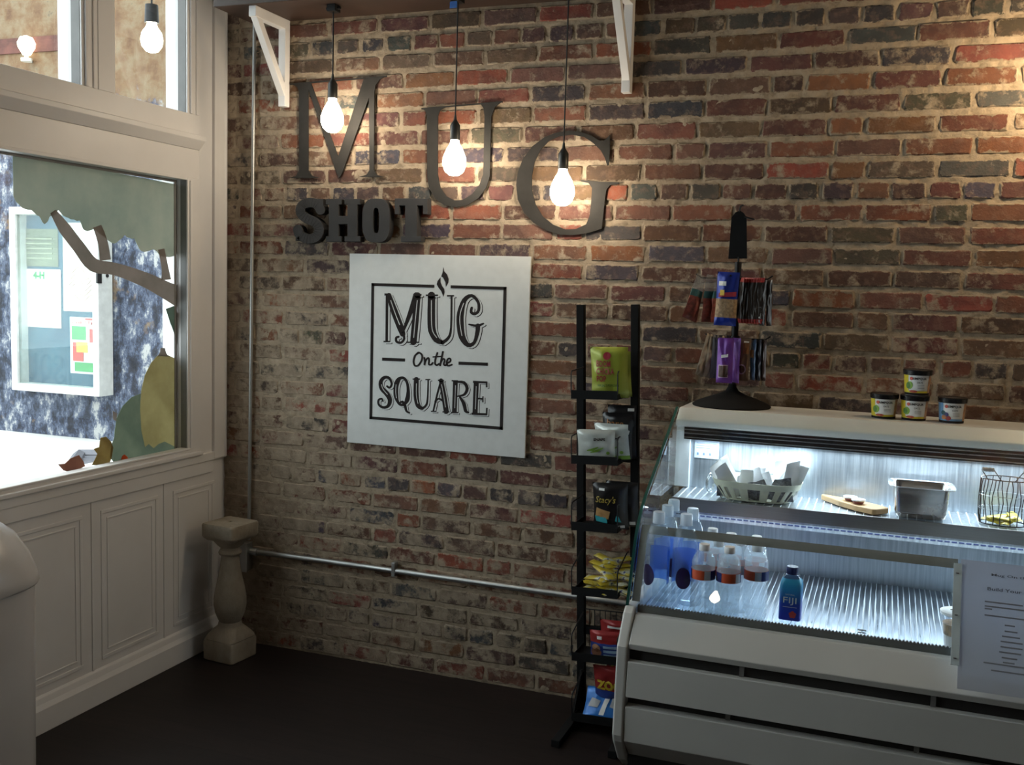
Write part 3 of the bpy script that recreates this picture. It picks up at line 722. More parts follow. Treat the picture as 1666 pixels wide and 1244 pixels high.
b = MB()
for q in on: sgn(b, q)
b.build('printed_script', INK, sb)
put(glyph([([(302, 800), (316, 808), (328, 788), (315, 757), (288, 752), (268, 776), (274, 812), (302, 842), (318, 875), (308, 908), (280, 916), (257, 900), (256, 876), (272, 868), (280, 882)], [10, 12, 12, 14, 18, 22, 26, 28, 24, 18, 14, 12, 12, 10, 8])], [([(272, 790), (280, 815), (305, 845)], 3)], 10))
put(glyph([(ringpoly(384, 828, 34, 74, 2.2, 17)+[(418, 828)], [18, 26, 14, 14, 14, 26, 26, 26, 16, 14, 14, 18]), ([(366, 895), (385, 885), (400, 905), (408, 935), (425, 946)], [6, 14, 16, 12, 8])], [([(352, 790), (350, 830), (354, 865)], 3)], 10))
put(glyph([([(462, 762), (461, 850), (472, 905), (495, 922)], [26, 28, 26, 16]), ([(495, 922), (518, 900), (525, 850), (527, 765)], [14, 12, 9, 8]), ([(442, 761), (482, 761)], 7), ([(512, 764), (538, 764)], 7)], [([(463, 785), (463, 850), (472, 895)], 3)], 10))
put(glyph([([(598, 768), (575, 850), (555, 936)], [12, 10, 9]), ([(597, 768), (612, 850), (626, 938)], [22, 28, 28]), ([(566, 882), (585, 868), (614, 884)], 10), ([(580, 768), (612, 768)], 7), ([(542, 937), (572, 937)], 6), ([(605, 940), (644, 940)], 7)], [([(600, 790), (612, 850), (622, 915)], 3)], 10))
put(glyph([([(676, 772), (670, 942)], 26), ([(680, 776), (722, 780), (740, 812), (725, 845), (688, 855)], [10, 16, 18, 14, 8]), ([(700, 858), (722, 895), (732, 935), (748, 944)], [10, 20, 18, 8]), ([(655, 770), (690, 771)], 7), ([(652, 944), (690, 944)], 7)], [([(677, 795), (672, 920)], 3)], 10))
put(glyph([([(790, 778), (783, 948)], 28), ([(772, 776), (850, 780)], 12), ([(847, 778), (847, 806)], 9), ([(790, 866), (828, 870)], 10), ([(826, 855), (826, 888)], 7), ([(764, 950), (848, 954)], 12), ([(848, 918), (846, 958)], 9)], [([(790, 800), (785, 925)], 3)], 10))
# ------------------------------------------------------------------ shelf, brackets, pendants
WLN = mat('dark_walnut_plank', (.045, .024, .016), .55, 0, .3, 5)
sx0 = onY(408, 28, -.02)[0]
b = MB().box(sx0, 1.98, -.262, -.002, 2.585, 2.622); b.org = (sx0+.8, -.13, 2.585)
tag(b.build('shelf_plank', WLN, bevel=.003), 'dark brown wooden shelf plank high on the brick wall', 'shelf')
def bracket(xc, label, wd=.032):
    t_ = thing('shelf_bracket', label, 'bracket', (xc, -.01, 2.24))
    x0, x1 = xc-wd/2, xc+wd/2
    MB().box(x0, x1, -.044, -.010, 2.245, 2.55).build('upright', WW, t_, bevel=.002)
    MB().box(x0, x1, -.245, -.010, 2.545, 2.585).build('arm', WW, t_, bevel=.002)
    b = MB(); b.prism([(-.236, 2.546), (-.200, 2.546), (-.0435, 2.335), (-.0435, 2.285)], lambda u, v, d: (d, u, v), x0+.002, x1-.002); b.build('brace', WW, t_, bevel=.0015)
    return t_
bracket(.300, 'white wooden shelf bracket above the left side of the metal M')
bracket(1.712, 'white wooden shelf bracket to the right of the metal G')
b = MB().box(.42, .47, -.20, -.12, 2.6225, 2.67); b.org = (.445, -.16, 2.6225)
tag(b.build('yellow_box', mat('yellow_card', (.45, .33, .05), .6), bevel=.004), 'small yellow box lying on the high wooden shelf', 'box')
SOCK = mat('dark_bronze_socket', (.05, .05, .048), .35, .5)
def pendant(pxy, label, tall_to=2.585, y=-.17, sc=1.):
    P = onY(pxy[0], pxy[1], y)       # socket underside
    t_ = thing('pendant_lamp', label, 'lamp', P)
    MB().lathe([(.0, -.128), (.018, -.125), (.034, -.112), (.043, -.088), (.042, -.064), (.030, -.034), (.017, -.012), (.015, .0)], P, 24).build('bulb', BM_, t_, smooth=True)
    MB().lathe([(.0175, .0), (.0185, .004), (.0185, .052), (.014, .060), (.006, .072), (.004, .09), (0, .091)], P, 16).build('socket', SOCK, t_, smooth=30)
    MB().tube([(P[0], y, P[2]+.088), (P[0], y, tall_to)], .0028, 6).build('cord', BLK, t_)
    b = MB(); b.box(P[0]-.018, P[0]+.018, y-.02, y+.02, tall_to-.026, tall_to-.0005)
    b.tube([(P[0]-.03, y, tall_to-.012), (P[0]+.03, y, tall_to-.012)], .006, 6); b.build('cord_clip', BLK, t_, bevel=.001)
    return t_, P
pendant((541, 160), 'lit bare bulb pendant hanging in front of the metal letter M')
t_, P = pendant((740, 228), 'lit bare bulb pendant hanging inside the metal letter U')
MB().box(P[0]-.022, P[0]+.006, -.192, -.1905, 2.535, 2.558).build('blue_tape', mat('blue_tape', (.02, .12, .42), .5), t_)
pendant((916, 275), 'lit bare bulb pendant hanging inside the metal letter G')
# one pendant beyond the right edge; two unseen ones added behind as room fill
pend_spots = [(3.20, -.24, 2.30), (1.7, -4.3, 2.5), (3.6, -4.9, 2.5)]
for i, p in enumerate(pend_spots):
    t_ = thing('pendant_lamp', ['lit bare bulb pendant beyond the right end of the brick wall', 'added unseen fill bulb over the middle of the room', 'added unseen fill bulb near the back of the room'][i], 'lamp', p)
    MB().lathe([(.0, -.112), (.014, -.110), (.027, -.096), (.033, -.074), (.032, -.055), (.022, -.028), (.015, -.008), (.014, .0)], p, 20).build('bulb', bulb_m('added_fill_bulb', 30) if i else emit('lit_bulb_strong', (1, .76, .46), 330), t_, smooth=True)
    MB().lathe([(.0175, .0), (.0185, .052), (.006, .072), (0, .091)], p, 16).build('socket', SOCK, t_, smooth=30)
    MB().tube([(p[0], p[1], p[2]+.08), (p[0], p[1], 3.3)], .0028, 6).build('cord', BLK, t_)
# ------------------------------------------------------------------ conduits and box
ca = onY(414.5, 30, -.02); cb = onY(405.5, 880, -.02)
cx = (ca[0]+cb[0])/2
t_ = thing('conduit', 'thin vertical grey metal conduit left of the shelf', 'conduit', (cx, -.02, .43))
MB().tube([(ca[0], -.022, 3.29), (ca[0], -.022, 2.6), (cb[0], -.022, .455)], .0075, 10).build('pipe', GALV, t_, smooth=True)
for z in (2.72,):
    xx = cb[0]+(ca[0]-cb[0])*(z-.455)/2.15
    MB().box(xx-.022, xx+.012, -.031, -.010, z-.007, z+.007).build('strap', GALV, t_, bevel=.002)
t_ = thing('electrical_box', 'small pale steel electrical box on the bricks behind the stone baluster', 'electrical box', (.125, -.01, .33))
MB().box(.082, .150, -.055, -.010, .325, .445).build('box_body', GALV, t_, bevel=.003)
MB().box(.080, .152, -.058, -.055, .322, .448).build('cover_plate', mat('pale_cover', (.45, .45, .44), .4), t_, bevel=.001)
t_ = thing('conduit', 'long horizontal grey metal conduit low on the brick wall', 'conduit', (.9, -.022, .405))
MB().tube([(.1515, -.024, .405), (.5, -.024, .407), (2.02, -.024, .4025)], .0115, 10).build('pipe', GALV, t_, smooth=True)
MB().tube([(.1515, -.024, .405), (.185, -.024, .405)], .016, 10).build('connector', GALV, t_, smooth=30)
for x in (.83,): MB().box(x-.008, x+.008, -.037, -.010, .385, .442).build('strap', GALV, t_, bevel=.002)
# ------------------------------------------------------------------ stone baluster
def m_stone():
    t = NT('weathered_cast_stone'); n = t.noise(7, 6, .65); n2 = t.noise(60, 5, .6)
    return t.done(t.bsdf(t.ramp(n, [(.3, (.20, .165, .125)), (.55, (.31, .265, .205)), (.8, (.38, .34, .28))]), .85, bump=t.math('ADD', n, n2), bstr=.5, bdist=.004))
MST = m_stone()
bl = thing('stone_baluster', 'old cast stone baluster standing on the floor in the corner', 'baluster', (0, 0, 0))
def sqslab(b, zs):   # square section lofts: (half, z)
    b.lathe([(h*1.0, z) for h, z in zs], (0, 0, 0), 40, pw=14)
b = MB(); sqslab(b, [(.095, .0), (.099, .004), (.100, .075), (.096, .084), (.084, .090)]); b.build('base', MST, bl, smooth=35)
b = MB(); b.lathe([(.098, .088), (.092, .105), (.074, .125), (.066, .135), (.062, .139), (.060, .150), (.056, .156)], (0, 0, 0), 32, squares=[8, 5, 3, 2, 2, 2, 2]); b.build('foot_moulding', MST, bl, smooth=50)
b = MB(); b.lathe([(.052, .150), (.062, .165), (.076, .192), (.084, .225), (.084, .255), (.076, .295), (.063, .340), (.053, .385), (.047, .425), (.046, .440)], (0, 0, 0), 32); b.build('shaft', MST, bl, smooth=60)
b = MB(); b.lathe([(.047, .436), (.056, .440), (.060, .448), (.056, .456), (.050, .460), (.050, .470), (.062, .480), (.072, .498), (.086, .508)], (0, 0, 0), 32, squares=[2, 2, 2, 2, 2, 2, 2.5, 4, 8]); b.build('neck_moulding', MST, bl, smooth=50)
b = MB(); sqslab(b, [(.088, .505), (.100, .515), (.105, .522), (.106, .568), (.102, .574), (.02, .576), (.010, .576), (.009, .570), (0, .569)]); b.build('cap', MST, bl, smooth=35)
bl.location = (.160, -.180, 0); bl.rotation_euler = (0, 0, math.radians(-6)); bl.scale = (.78, .78, .985)
# ------------------------------------------------------------------ dome-top bin
WP = mat('white_plastic_bin', (.62, .60, .59), .25, 0, .04, 5, .02)
bn = thing('dome_top_bin', 'tall white waste bin with glossy dome lid at the lower left', 'waste bin', (.375, -1.72, -.0))
c = (.375, -1.72, 0)
MB().lathe([(.19, 0), (.196, .01), (.203, .73), (.203, .745)], c, 48, pw=3.2).build('body', WP, bn, smooth=40)
b = MB(); b.lathe([(.212, .735), (.216, .742), (.215, .765), (.202, .815), (.175, .868), (.130, .910), (.072, .935), (0, .942)], c, 48, squares=[3, 3, 2.8, 2.6, 2.4, 2.2, 2, 2]); b.build('dome_lid', WP, bn, smooth=60)
b = MB(); b.tube([(c[0]+.090, c[1]-.1925, .02), (c[0]+.094, c[1]-.2005, .735)], .0012, 5); b.build('body_seam', mat('seam_grey', (.15, .15, .15), .6), bn)
# ------------------------------------------------------------------ display case
CX0, CX1 = 2.0, 3.86
dc = thing('display_case', 'white refrigerated display case with sloping glass front and lit interior', 'display case', ((CX0+CX1)/2, -.5, 0))
def prof_x(pr, x0, x1): 
    b = MB(); b.prism(pr, lambda u, v, d: (d, u, v), x0, x1); return b
GREYP = mat('grey_case_strip', (.16, .155, .15), .45); DARKG = mat('dark_recess', (.018, .017, .017), .6)
endp = [(-.932, .690), (-.952, .676), (-1.010, .60), (-1.026, .36), (-1.018, .34), (-.955, .262), (-.90, .222), (-.06, .222), (-.06, .70)]
for x0 in (CX0-.004, CX1-.026): prof_x(endp, x0, x0+.030).build('end_panel', CASEW, dc, bevel=.006, seg=3)
PX0, PX1 = CX0+.028, CX1-.028
prof_x([(-.918, .672), (-.945, .672), (-.949, .668), (-1.004, .608), (-1.0, .592), (-.97, .590), (-.915, .66)], PX0, PX1).build('front_panel', CASEW, dc, bevel=.002)
prof_x([(-1.010, .562), (-1.018, .466), (-.985, .466), (-.985, .562)], PX0, PX1).build('front_panel', CASEW, dc, bevel=.002)
prof_x([(-1.018, .440), (-1.020, .345), (-.90, .222), (-.86, .222), (-.985, .44)], PX0, PX1).build('front_panel', CASEW, dc, bevel=.002)
b = MB(); b.box(PX0, PX1, -.985, -.965, .43, .60); b.build('recess', DARKG, dc)
for x in (2.32, 2.78, 3.3):
    MB().box(x, x+.012, -.992, -.985, .562, .592).build('panel_clip', GREYP, dc); MB().box(x-.03, x-.018, -.992, -.985, .44, .466).build('panel_clip', GREYP, dc)
MB().box(PX0, PX1, -.96, -.075, .225, .60).build('body_core', DARKG, dc)
MB().box(CX0+.03, CX1-.03, -.80, -.08, .04, .222).build('plinth', DARKG, dc)
for x in (CX0+.08, CX1-.08):
    for y in (-.76, -.12): MB().lathe([(.03, 0), (.03, .012), (.012, .02), (.012, .06)], (x, y, 0), 14).build('leg', BLK, dc)
MB().box(CX0+.026, CX1-.026, -.285, -.052, .60, 1.105).build('rear_body', CASEW, dc)
# canopy
cpy = prof_x([(-.05, 1.10), (-.05, 1.166), (-.058, 1.172), (-.30, 1.175), (-.306, 1.174), (-.352, 1.139), (-.352, 1.119), (-.335, 1.117), (-.335, 1.10)], CX0+.002, CX1-.002)
cpy.build('canopy', CASEW, dc, bevel=.006, seg=3)
MB().box(CX0+.03, CX1-.03, -.349, -.341, 1.078, 1.117).build('canopy_rail', mat('black_rail', (.01, .012, .014), .3), dc)
for z in (1.108, 1.0965, 1.083): MB().box(CX0+.03, CX1-.03, -.353, -.349, z, z+.0028).build('bright_strip', STEEL, dc)
# steel interior
def m_case_steel(name, rough=.3):
    t = NT(name); mp = t.n('ShaderNodeMapping'); mp.inputs['Scale'].default_value = (40, 40, 1.4); t.l(t.coord(), mp.inputs[0])
    n = t.noise(3, 4, .6, mp.outputs[0]); n2 = t.noise(5, 3)
    c = t.ramp(n, [(.3, (.38, .42, .47)), (.7, (.62, .66, .70))])
    r = t.math('ADD', t.math('MULTIPLY', n, .3), rough-.1)
    return t.done(t.bsdf(c, r, .85, bump=n, bstr=.25, bdist=.0008))
CST = m_case_steel('frosted_case_steel')
MB().box(PX0, PX1, -.292, -.285, .655, 1.10).build('back_panel', CST, dc)
def corr(x0, x1, y0, y1, z, pitch, amp, curve=0):
    n = int((x1-x0)/pitch)*4; b = MB()
    def fn(u, v):
        x = x0+(x1-x0)*u; y = y0+(y1-y0)*v; ph = (u*n/4) % 1
        zz = z+(amp if abs(ph-.5) < .2 else 0)+.0006*noise.noise(Vector((x*9, y*14, 0)))
        x += .0016*noise.noise(Vector((x*30, y*25, 5)))
        return (x, y, zz+curve*max(0, v-.75)**2)
    return b.sheet(fn, n, 10)
DST = m_steel('ribbed_deck_steel', (.42, .47, .53), .38, (30, 1, 1))
MB().box(PX0, PX1, -.907, -.293, .655, .662).build('deck_plate', DST, dc)
RIB_GLINT = mat('rib_tube_glint', (.74, .80, .86), .4, .1)  # steel ribs coloured white: the tube light glinting on their tops is painted in
def ribs(x0, x1, y0, y1, z, pitch, r):
    b = MB(); n = int((x1-x0)/pitch)
    for i in range(n):
        x = x0+(i+.6)*pitch; ny = 12; vs = []
        for j in range(ny+1):
            y = y0+(y1-y0)*j/ny; xx = x+.0022*noise.noise(Vector((x*14, y*16, 5))); rr = r*(.8+.5*noise.noise(Vector((x*9, y*9, 2))))
            vs += [(xx-rr, y, z), (xx-rr*.5, y, z+r*.8), (xx+rr*.5, y, z+r*.8), (xx+rr, y, z)]
        b.add(vs, [(4*j+k, 4*j+k+1, 4*j+5+k, 4*j+4+k) for j in range(ny) for k in range(3)])
    return b
o = ribs(PX0, PX1, -.906, -.293, .6619, .0155, .0019).build('deck_ribs', RIB_GLINT, dc, smooth=60); o['kind'] = 'stuff'
MB().box(PX0, PX1, -.917, -.908, .60, .690).build('deck_lip', GREYP, dc)
b = MB()
x = PX0
while x < PX1: b.add([(x, -.9165, .690), (x+.004, -.9165, .694), (x+.008, -.9165, .690), (x, -.9085, .690), (x+.004, -.9085, .694), (x+.008, -.9085, .690)], [(0, 1, 2), (3, 5, 4), (0, 3, 4, 1), (1, 4, 5, 2)]); x += .0085
b.build('lip_teeth', GREYP, dc)['kind'] = 'stuff'
MB().box(CX0+.6, CX0+.622, -.80, -.79, .666, .668).build('drain_hole', DARKG, dc)
sh_b = MB().box(PX0, PX1, -.498, -.292, .898, .912); sh_b.build('shelf_tray', CST, dc)
o = ribs(PX0, PX1, -.497, -.293, .9119, .024, .0022).build('shelf_ribs', RIB_GLINT, dc, smooth=60); o['kind'] = 'stuff'
MB().box(PX0, PX1, -.505, -.498, .876, .916).build('shelf_front', m_steel('shelf_front_steel', (.33, .31, .30), .4), dc, bevel=.001)
MB().box(PX0, PX1, -.470, -.466, .846, .898).build('air_duct_strip', CST, dc)
b = MB(); x = PX0+.01
while x < PX1-.02: b.box(x, x+.014, -.4712, -.470, .856, .860); x += .019
b.build('duct_slots', mat('slot_blue_black', (.01, .015, .05), .5), dc)['kind'] = 'stuff'
b = MB(); 
for x in (PX0, PX1-.006): b.box(x, x+.006, -.50, -.292, .85, .898)
b.build('shelf_support', STEEL, dc)
pxl = onY(1100, 750, -.30)[0]; pxr = onY(1123, 750, -.30)[0]
WCL = mat('white_case_liner', (.66, .68, .70), .35)
MB().box(pxl, pxr, -.315, -.293, .915, 1.10).build('rear_post', WCL, dc, bevel=.002)
MB().box(PX0, PX0+.02, -.30, -.292, .665, .895).build('rear_post', WCL, dc)
# glass
def gprof():
    a = np.array([-.338, 1.178]); bnd = np.array([-.838, .918]); c_ = np.array([-.932, .676]); out = [a]
    p = bnd+(a-bnd)*.18; q = bnd+(c_-bnd)*.35
    for i in range(9):
        t = i/8; out.append((1-t)**2*p+2*t*(1-t)*bnd+t*t*q)
    out.append(c_); return out
GP = gprof()

def gsheet(x0, x1, off=0, sub=None):
    b = MB(); pr = sub or GP; vs = []
    for p in pr: vs += [(x0, p[0]-off, p[1]+off*.4), (x1, p[0]-off, p[1]+off*.4)]
    return b.add(vs, [(2*i, 2*i+1, 2*i+3, 2*i+2) for i in range(len(pr)-1)])
gsheet(CX0+.004, CX1-.004).build('front_glass', GLASS, dc, smooth=60)
b = MB()
GED = mat('green_glass_edge', (.015, .075, .06), .15)
for x in (CX0-.002, CX1-.006):
    pr = GP; b = MB(); vs = []
    for p in pr: 
        for dx, dd in ((0, -.0045), (.008, -.0045), (.008, .0045), (0, .0045)): vs.append((x+dx, p[0]-dd*.9, p[1]+dd*.5))
    fs = [(0, 1, 2, 3), tuple(4*(len(pr)-1)+i for i in (3, 2, 1, 0))]
    for i in range(len(pr)-1):
        for k in range(4): fs.append((4*i+k, 4*i+(k+1) % 4, 4*i+4+(k+1) % 4, 4*i+4+k))
    b.add(vs, fs).build('glass_edge', GED, dc)
sp_ = [(-.338, 1.172), (-.83, .918), (-.928, .690), (-.295, .690), (-.295, 1.09)]
for x in (CX0+.010, CX1-.012):
    MB().add([(x, y, z) for y, z in sp_], [(0, 1, 2, 3, 4)]).build('side_glass', GLASS, dc)
DULLG = mat('dull_grey_strip', (.26, .25, .235), .5, .2)  # plain dull grey for the bands at the glass bend and left edge
def onprof(z):      # glass profile at height z
    for i in range(len(GP)-1):
        if GP[i+1][1] <= z <= GP[i][1]:
            t = (GP[i][1]-z)/(GP[i][1]-GP[i+1][1]); return GP[i][0]+(GP[i+1][0]-GP[i][0])*t
    return GP[-1][0]
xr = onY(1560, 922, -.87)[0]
gsheet(CX0+.03, xr, -.003, [(onprof(z), z) for z in (.897, .887, .876)]).build('glass_strip', DULLG, dc)
gsheet(CX0+.012, CX0+.034, -.003, [(onprof(z), z) for z in (.897, .86, .82, .78, .74, .702)]).build('glass_strip', DULLG, dc)
# printed notice on the back panel
a_ = onY(1131, 714, -.293); c_ = onY(1169, 747, -.293)
t_ = thing('care_notice', 'small white printed notice stuck inside the display case beside the post', 'notice', (a_[0], -.293, c_[2]))
MB().box(a_[0], c_[0], -.2945, -.2925, c_[2], a_[2]).build('sheet', mat('pale_blue_paper', (.55, .62, .72), .6), t_)
b = MB()
for i in range(3): b.box(a_[0]+.006, c_[0]-.008-.01*i, -.2952, -.2945, a_[2]-.012-i*.008, a_[2]-.0105-i*.008)
for i in range(3): b.box(a_[0]+.008+i*.02, a_[0]+.014+i*.02, -.2952, -.2945, c_[2]+.010, c_[2]+.018)
b.build('print', mat('blue_grey_ink', (.16, .22, .34), .6), t_)
# menu sheet hanging over the glass
mx0 = onY(1562, 1000, -.96)[0]; mx1 = mx0+.28
tp = np.array([-.866, .905]); bt = np.array([-1.022, .628]); dv = bt-tp; LN = float(np.linalg.norm(dv))
nrmv = np.array([dv[1], -dv[0]])/LN
def mfn(u, v, d=0): p = tp+dv*(1-v)+nrmv*(-d if nrmv[0] > 0 else d); return (mx0+u*(mx1-mx0), p[0], p[1])
ms = thing('menu_sheet', 'white printed salad menu sheet taped over the front glass', 'menu', mfn(.5, 0))
t = NT('translucent_menu_paper'); df = t.n('ShaderNodeBsdfDiffuse'); df.inputs[0].default_value = (.62, .62, .64, 1); tl = t.n('ShaderNodeBsdfTranslucent'); tl.inputs[0].default_value = (.6, .65, .75, 1)
mx_ = t.n('ShaderNodeMixShader'); mx_.inputs[0].default_value = .35; t.l(df.outputs[0], mx_.inputs[1]); t.l(tl.outputs[0], mx_.inputs[2])
MENU = t.done(mx_.outputs[0])
MB().add([mfn(0, 0), mfn(1, 0), mfn(1, 1), mfn(0, 1), mfn(0, 0, .0006), mfn(1, 0, .0006), mfn(1, 1, .0006), mfn(0, 1, .0006)],
         [(0, 1, 2, 3), (4, 5, 6, 7), (0, 1, 5, 4), (1, 2, 6, 5), (2, 3, 7, 6), (3, 0, 4, 7)]).build('sheet', MENU, ms)
GI = mat('grey_ink', (.10, .10, .11), .6)
b = MB(); fm = lambda u, v: mfn(u, v, .0022)
put_text(b, 'Mug On the Square', fm, .50, .885, w=.50, h=.026, center=True, bold=.01)
put_text(b, 'Build Your Own Salad', fm, .50, .775, w=.56, h=.026, center=True, bold=.01)
b.build('lettering', GI, ms)
b = MB()
for (u0, u1, v) in [(.20, .50, .68), (.20, .53, .645), (.20, .26, .625), (.20, .52, .575), (.36, .44, .515), (.36, .46, .47), (.34, .48, .43), (.33, .50, .39), (.33, .5, .35), (.32, .49, .31), (.34, .46, .27), (.35, .44, .235), (.20, .80, .215), (.26, .56, .165), (.6, .8, .39), (.6, .8, .43), (.62, .8, .47), (.62, .78, .35), (.62, .8, .31)]:
    b.add([fm(u0, v), fm(u1, v), fm(u1, v+.011), fm(u0, v+.011)], [(0, 1, 2, 3)])
b.build('small_print', mat('faint_print', (.26, .26, .28), .7), ms)
w_ = .016/(mx1-mx0)
b = MB(); b.add([mfn(-w_, .17), mfn(.01, .17), mfn(.01, .96), mfn(-w_, .96), mfn(-w_, .17, .004), mfn(.01, .17, .004), mfn(.01, .96, .004), mfn(-w_, .96, .004)],
         [(0, 1, 2, 3), (4, 5, 6, 7), (0, 1, 5, 4), (1, 2, 6, 5), (2, 3, 7, 6), (3, 0, 4, 7)]); b.build('holder_strip', mat('pale_holder', (.60, .68, .70), .4), ms)
for v in (.88, .55, .22):
    p = mfn(-w_*.45, v, .005); MB().lathe([(.0035, -.001), (.0035, .001)], p, 10).build('rivet', GI, ms)
# ------------------------------------------------------------------ bottles
WATER = clear('clear_water_plastic', (.90, .95, 1), .09, (.75, .88, 1), .04, 1.33, .5)
WATER2 = clear('clear_bottle_ribbed', (.93, .97, 1), .24, (.88, .95, 1), .10, 1.35, .6)
BLUEW = clear('blue_tinted_label_film', (.22, .45, 1), .38, (.05, .20, .75), .1, 1.35, .6)
CAPW = mat('white_cap', (.80, .82, .84), .4); CAPF = clear('frosted_cap', (.8, .86, .92), .65, (.75, .82, .88), .3, 1.4, .5)
NAVY = mat('navy_label', (.012, .018, .14), .4); ORG_L = mat('orange_label', (.62, .10, .04), .4); PLBL = mat('pale_label', (.55, .62, .70), .4); PURP = mat('dark_purple_drop', (.03, .015, .10), .4)
def arc_patch(b, P, r, a0, a1, z0, z1, n=10, off=.0006, mi=0):
    vs = []
    for i in range(n+1):
        a = a0+(a1-a0)*i/n
        vs += [(P[0]+(r+off)*math.cos(a), P[1]+(r+off)*math.sin(a), P[2]+z0), (P[0]+(r+off)*math.cos(a), P[1]+(r+off)*math.sin(a), P[2]+z1)]
    b.add(vs, [(2*i, 2*i+2, 2*i+3, 2*i+1) for i in range(n)], mi)
DECK = .6648
def small_bottle(name='water_bottle'):
    P = (0, 0, 0); t_ = thing(name, 'x', 'bottle', P)
    pr = [(.020, .0), (.029, .002), (.032, .010)]
    z = .012
    while z < .100:
        pr += [(.0325, z), (.0325, z+.006), (.0305, z+.008), (.0305, z+.010)]; z += .012
    pr += [(.0325, .108), (.0325, .142), (.0315, .148), (.0325, .152), (.0315, .160), (.027, .172), (.019, .183), (.0135, .190), (.0130, .194)]
    MB().lathe(pr, P, 20).build('body', WATER2, t_, smooth=60)
    lb = MB(); arc_patch(lb, P, .0325, 0, 2*PI, .112, .138, 24); l = lb.build('label', ORG_L, t_, smooth=True)
    b = MB(); arc_patch(b, P, .0325, -PI*.42, -PI*.25, .113, .137, 5, .0012); b.build('barcode_block', PLBL, l)
    b = MB(); arc_patch(b, P, .0325, -PI*.25, PI*.12, .112, .138, 8, .0010); b.build('navy_block', NAVY, l)
    b = MB(); arc_patch(b, P, .0325, -PI*1.0, -PI*.80, .112, .138, 8, .0010); b.build('navy_block', NAVY, l)
    MB().lathe([(.0142, .188), (.0148, .190), (.0148, .203), (.0135, .2055), (0, .2055)], P, 18).build('cap', CAPW, t_, smooth=35)
    return t_
sb0 = small_bottle(); used = False
spots = [(1142, 890, 'front', 0, 'short water bottle with orange label, front row, leftmost of the short ones'),
         (1184, 894, 'front', .5, 'short water bottle in the middle of the front row'),
         (1233, 886, 'front', -.25, 'short water bottle in the front row nearest the blue bottle'),
         (1158, 883, 'mid', .3, 'short water bottle in the second row behind the leftmost one'),
         (1198, 888, 'mid', -.1, 'short water bottle in the second row between two front bottles'),
         (1160, 859, 'back', .4, 'short water bottle with the highest white cap at the left rear'),
         (1188, 870, 'back', -.4, 'short water bottle in the rear row, its cap just above the strip'),
         (1228, 873, 'back', .15, 'short water bottle in the rear row behind the one nearest the blue bottle')]
pl = []
for px, py, row, rz, lab in spots:
    P = onZ(px, py, DECK+.2055); x, y = float(P[0]), float(P[1])
    y = max(y, -.868)
    for _ in range(60):
        for (qx, qy) in pl:
            d = math.hypot(x-qx, y-qy)
            if d < .068: x += (x-qx)/max(d, 1e-6)*(.0685-d)*.4; y += (y-qy)/max(d, 1e-6)*(.0685-d)
        y = max(y, -.868)
    pl.append((x, y))
    o = sb0 if not used else copy_tree(sb0); used = True
    o.location = (x, y, DECK); o.rotation_euler = (0, 0, rz); o['label'] = lab; o['group'] = 'short clear water bottles on the case deck'
def tall_bottle():
    P = (0, 0, 0); t_ = thing('tall_water_bottle', 'x', 'bottle', P)
    pr = [(.024, 0), (.034, .003), (.0345, .012), (.0345, .175), (.034, .195), (.029, .222), (.021, .240), (.0145, .250), (.014, .255)]
    MB().lathe(pr, P, 24).build('body', WATER, t_, smooth=60)
    b = MB(); arc_patch(b, P, .0345, PI*.05, PI*.95, .08, .175, 14, .0006); b.build('blue_film', BLUEW, t_, smooth=True)
    b = MB()      # oval drop mark printed on the front
    n = 18; cz, rz_, ra = .100, .028, .62
    vs = [(math.cos(-PI/2)*.0353, math.sin(-PI/2)*.0353, cz)]
    for i in range(n):
        a = -PI/2+ra*math.cos(2*PI*i/n); zz = cz+rz_*math.sin(2*PI*i/n)*(1.25 if math.sin(2*PI*i/n) > 0 else .9)
        vs.append((math.cos(a)*.0353, math.sin(a)*.0353, zz))
    b.add(vs, [(0, 1+i, 1+(i+1) % n) for i in range(n)]); b.build('drop_mark', PURP, t_, smooth=True)
    MB().lathe([(.0165, .246), (.0165, .272), (.0150, .278), (0, .278)], P, 20).build('cap', CAPF, t_, smooth=35)
    return t_
tb0 = tall_bottle(); used = False; ti = 0; TP = [(2.064, -.855), (2.139, -.845), (2.068, -.758), (2.142, -.764), (2.069, -.672)]
for px, py, ymin, rz, lab in ((1071, 832, -.862, -.6, 'tall clear water bottle at the left end of the case, front row'),
                          (1116, 835, -.862, 0.1, 'tall clear water bottle in the front row beside the short bottles'),
                          (1090, 817, -.775, .9, 'tall clear water bottle in the second row between the front two'),
                          (1128, 822, -.772, -.5, 'tall clear water bottle in the second row, rightmost of the tall ones'),
                          (1098, 809, -.69, .5, 'tall clear water bottle with the highest frosted cap, rear row')):
    P = onZ(px, py, DECK+.278); o = tb0 if not used else copy_tree(tb0); used = True
    x, y = float(P[0]), max(float(P[1]), ymin) if ymin > -.8 else ymin
    if ymin > -.8: y = ymin
    x, y = TP[ti]; ti += 1
    o.location = (x, y, DECK); o.rotation_euler = (0, 0, rz); o['label'] = lab; o['group'] = 'tall clear water bottles in the case'
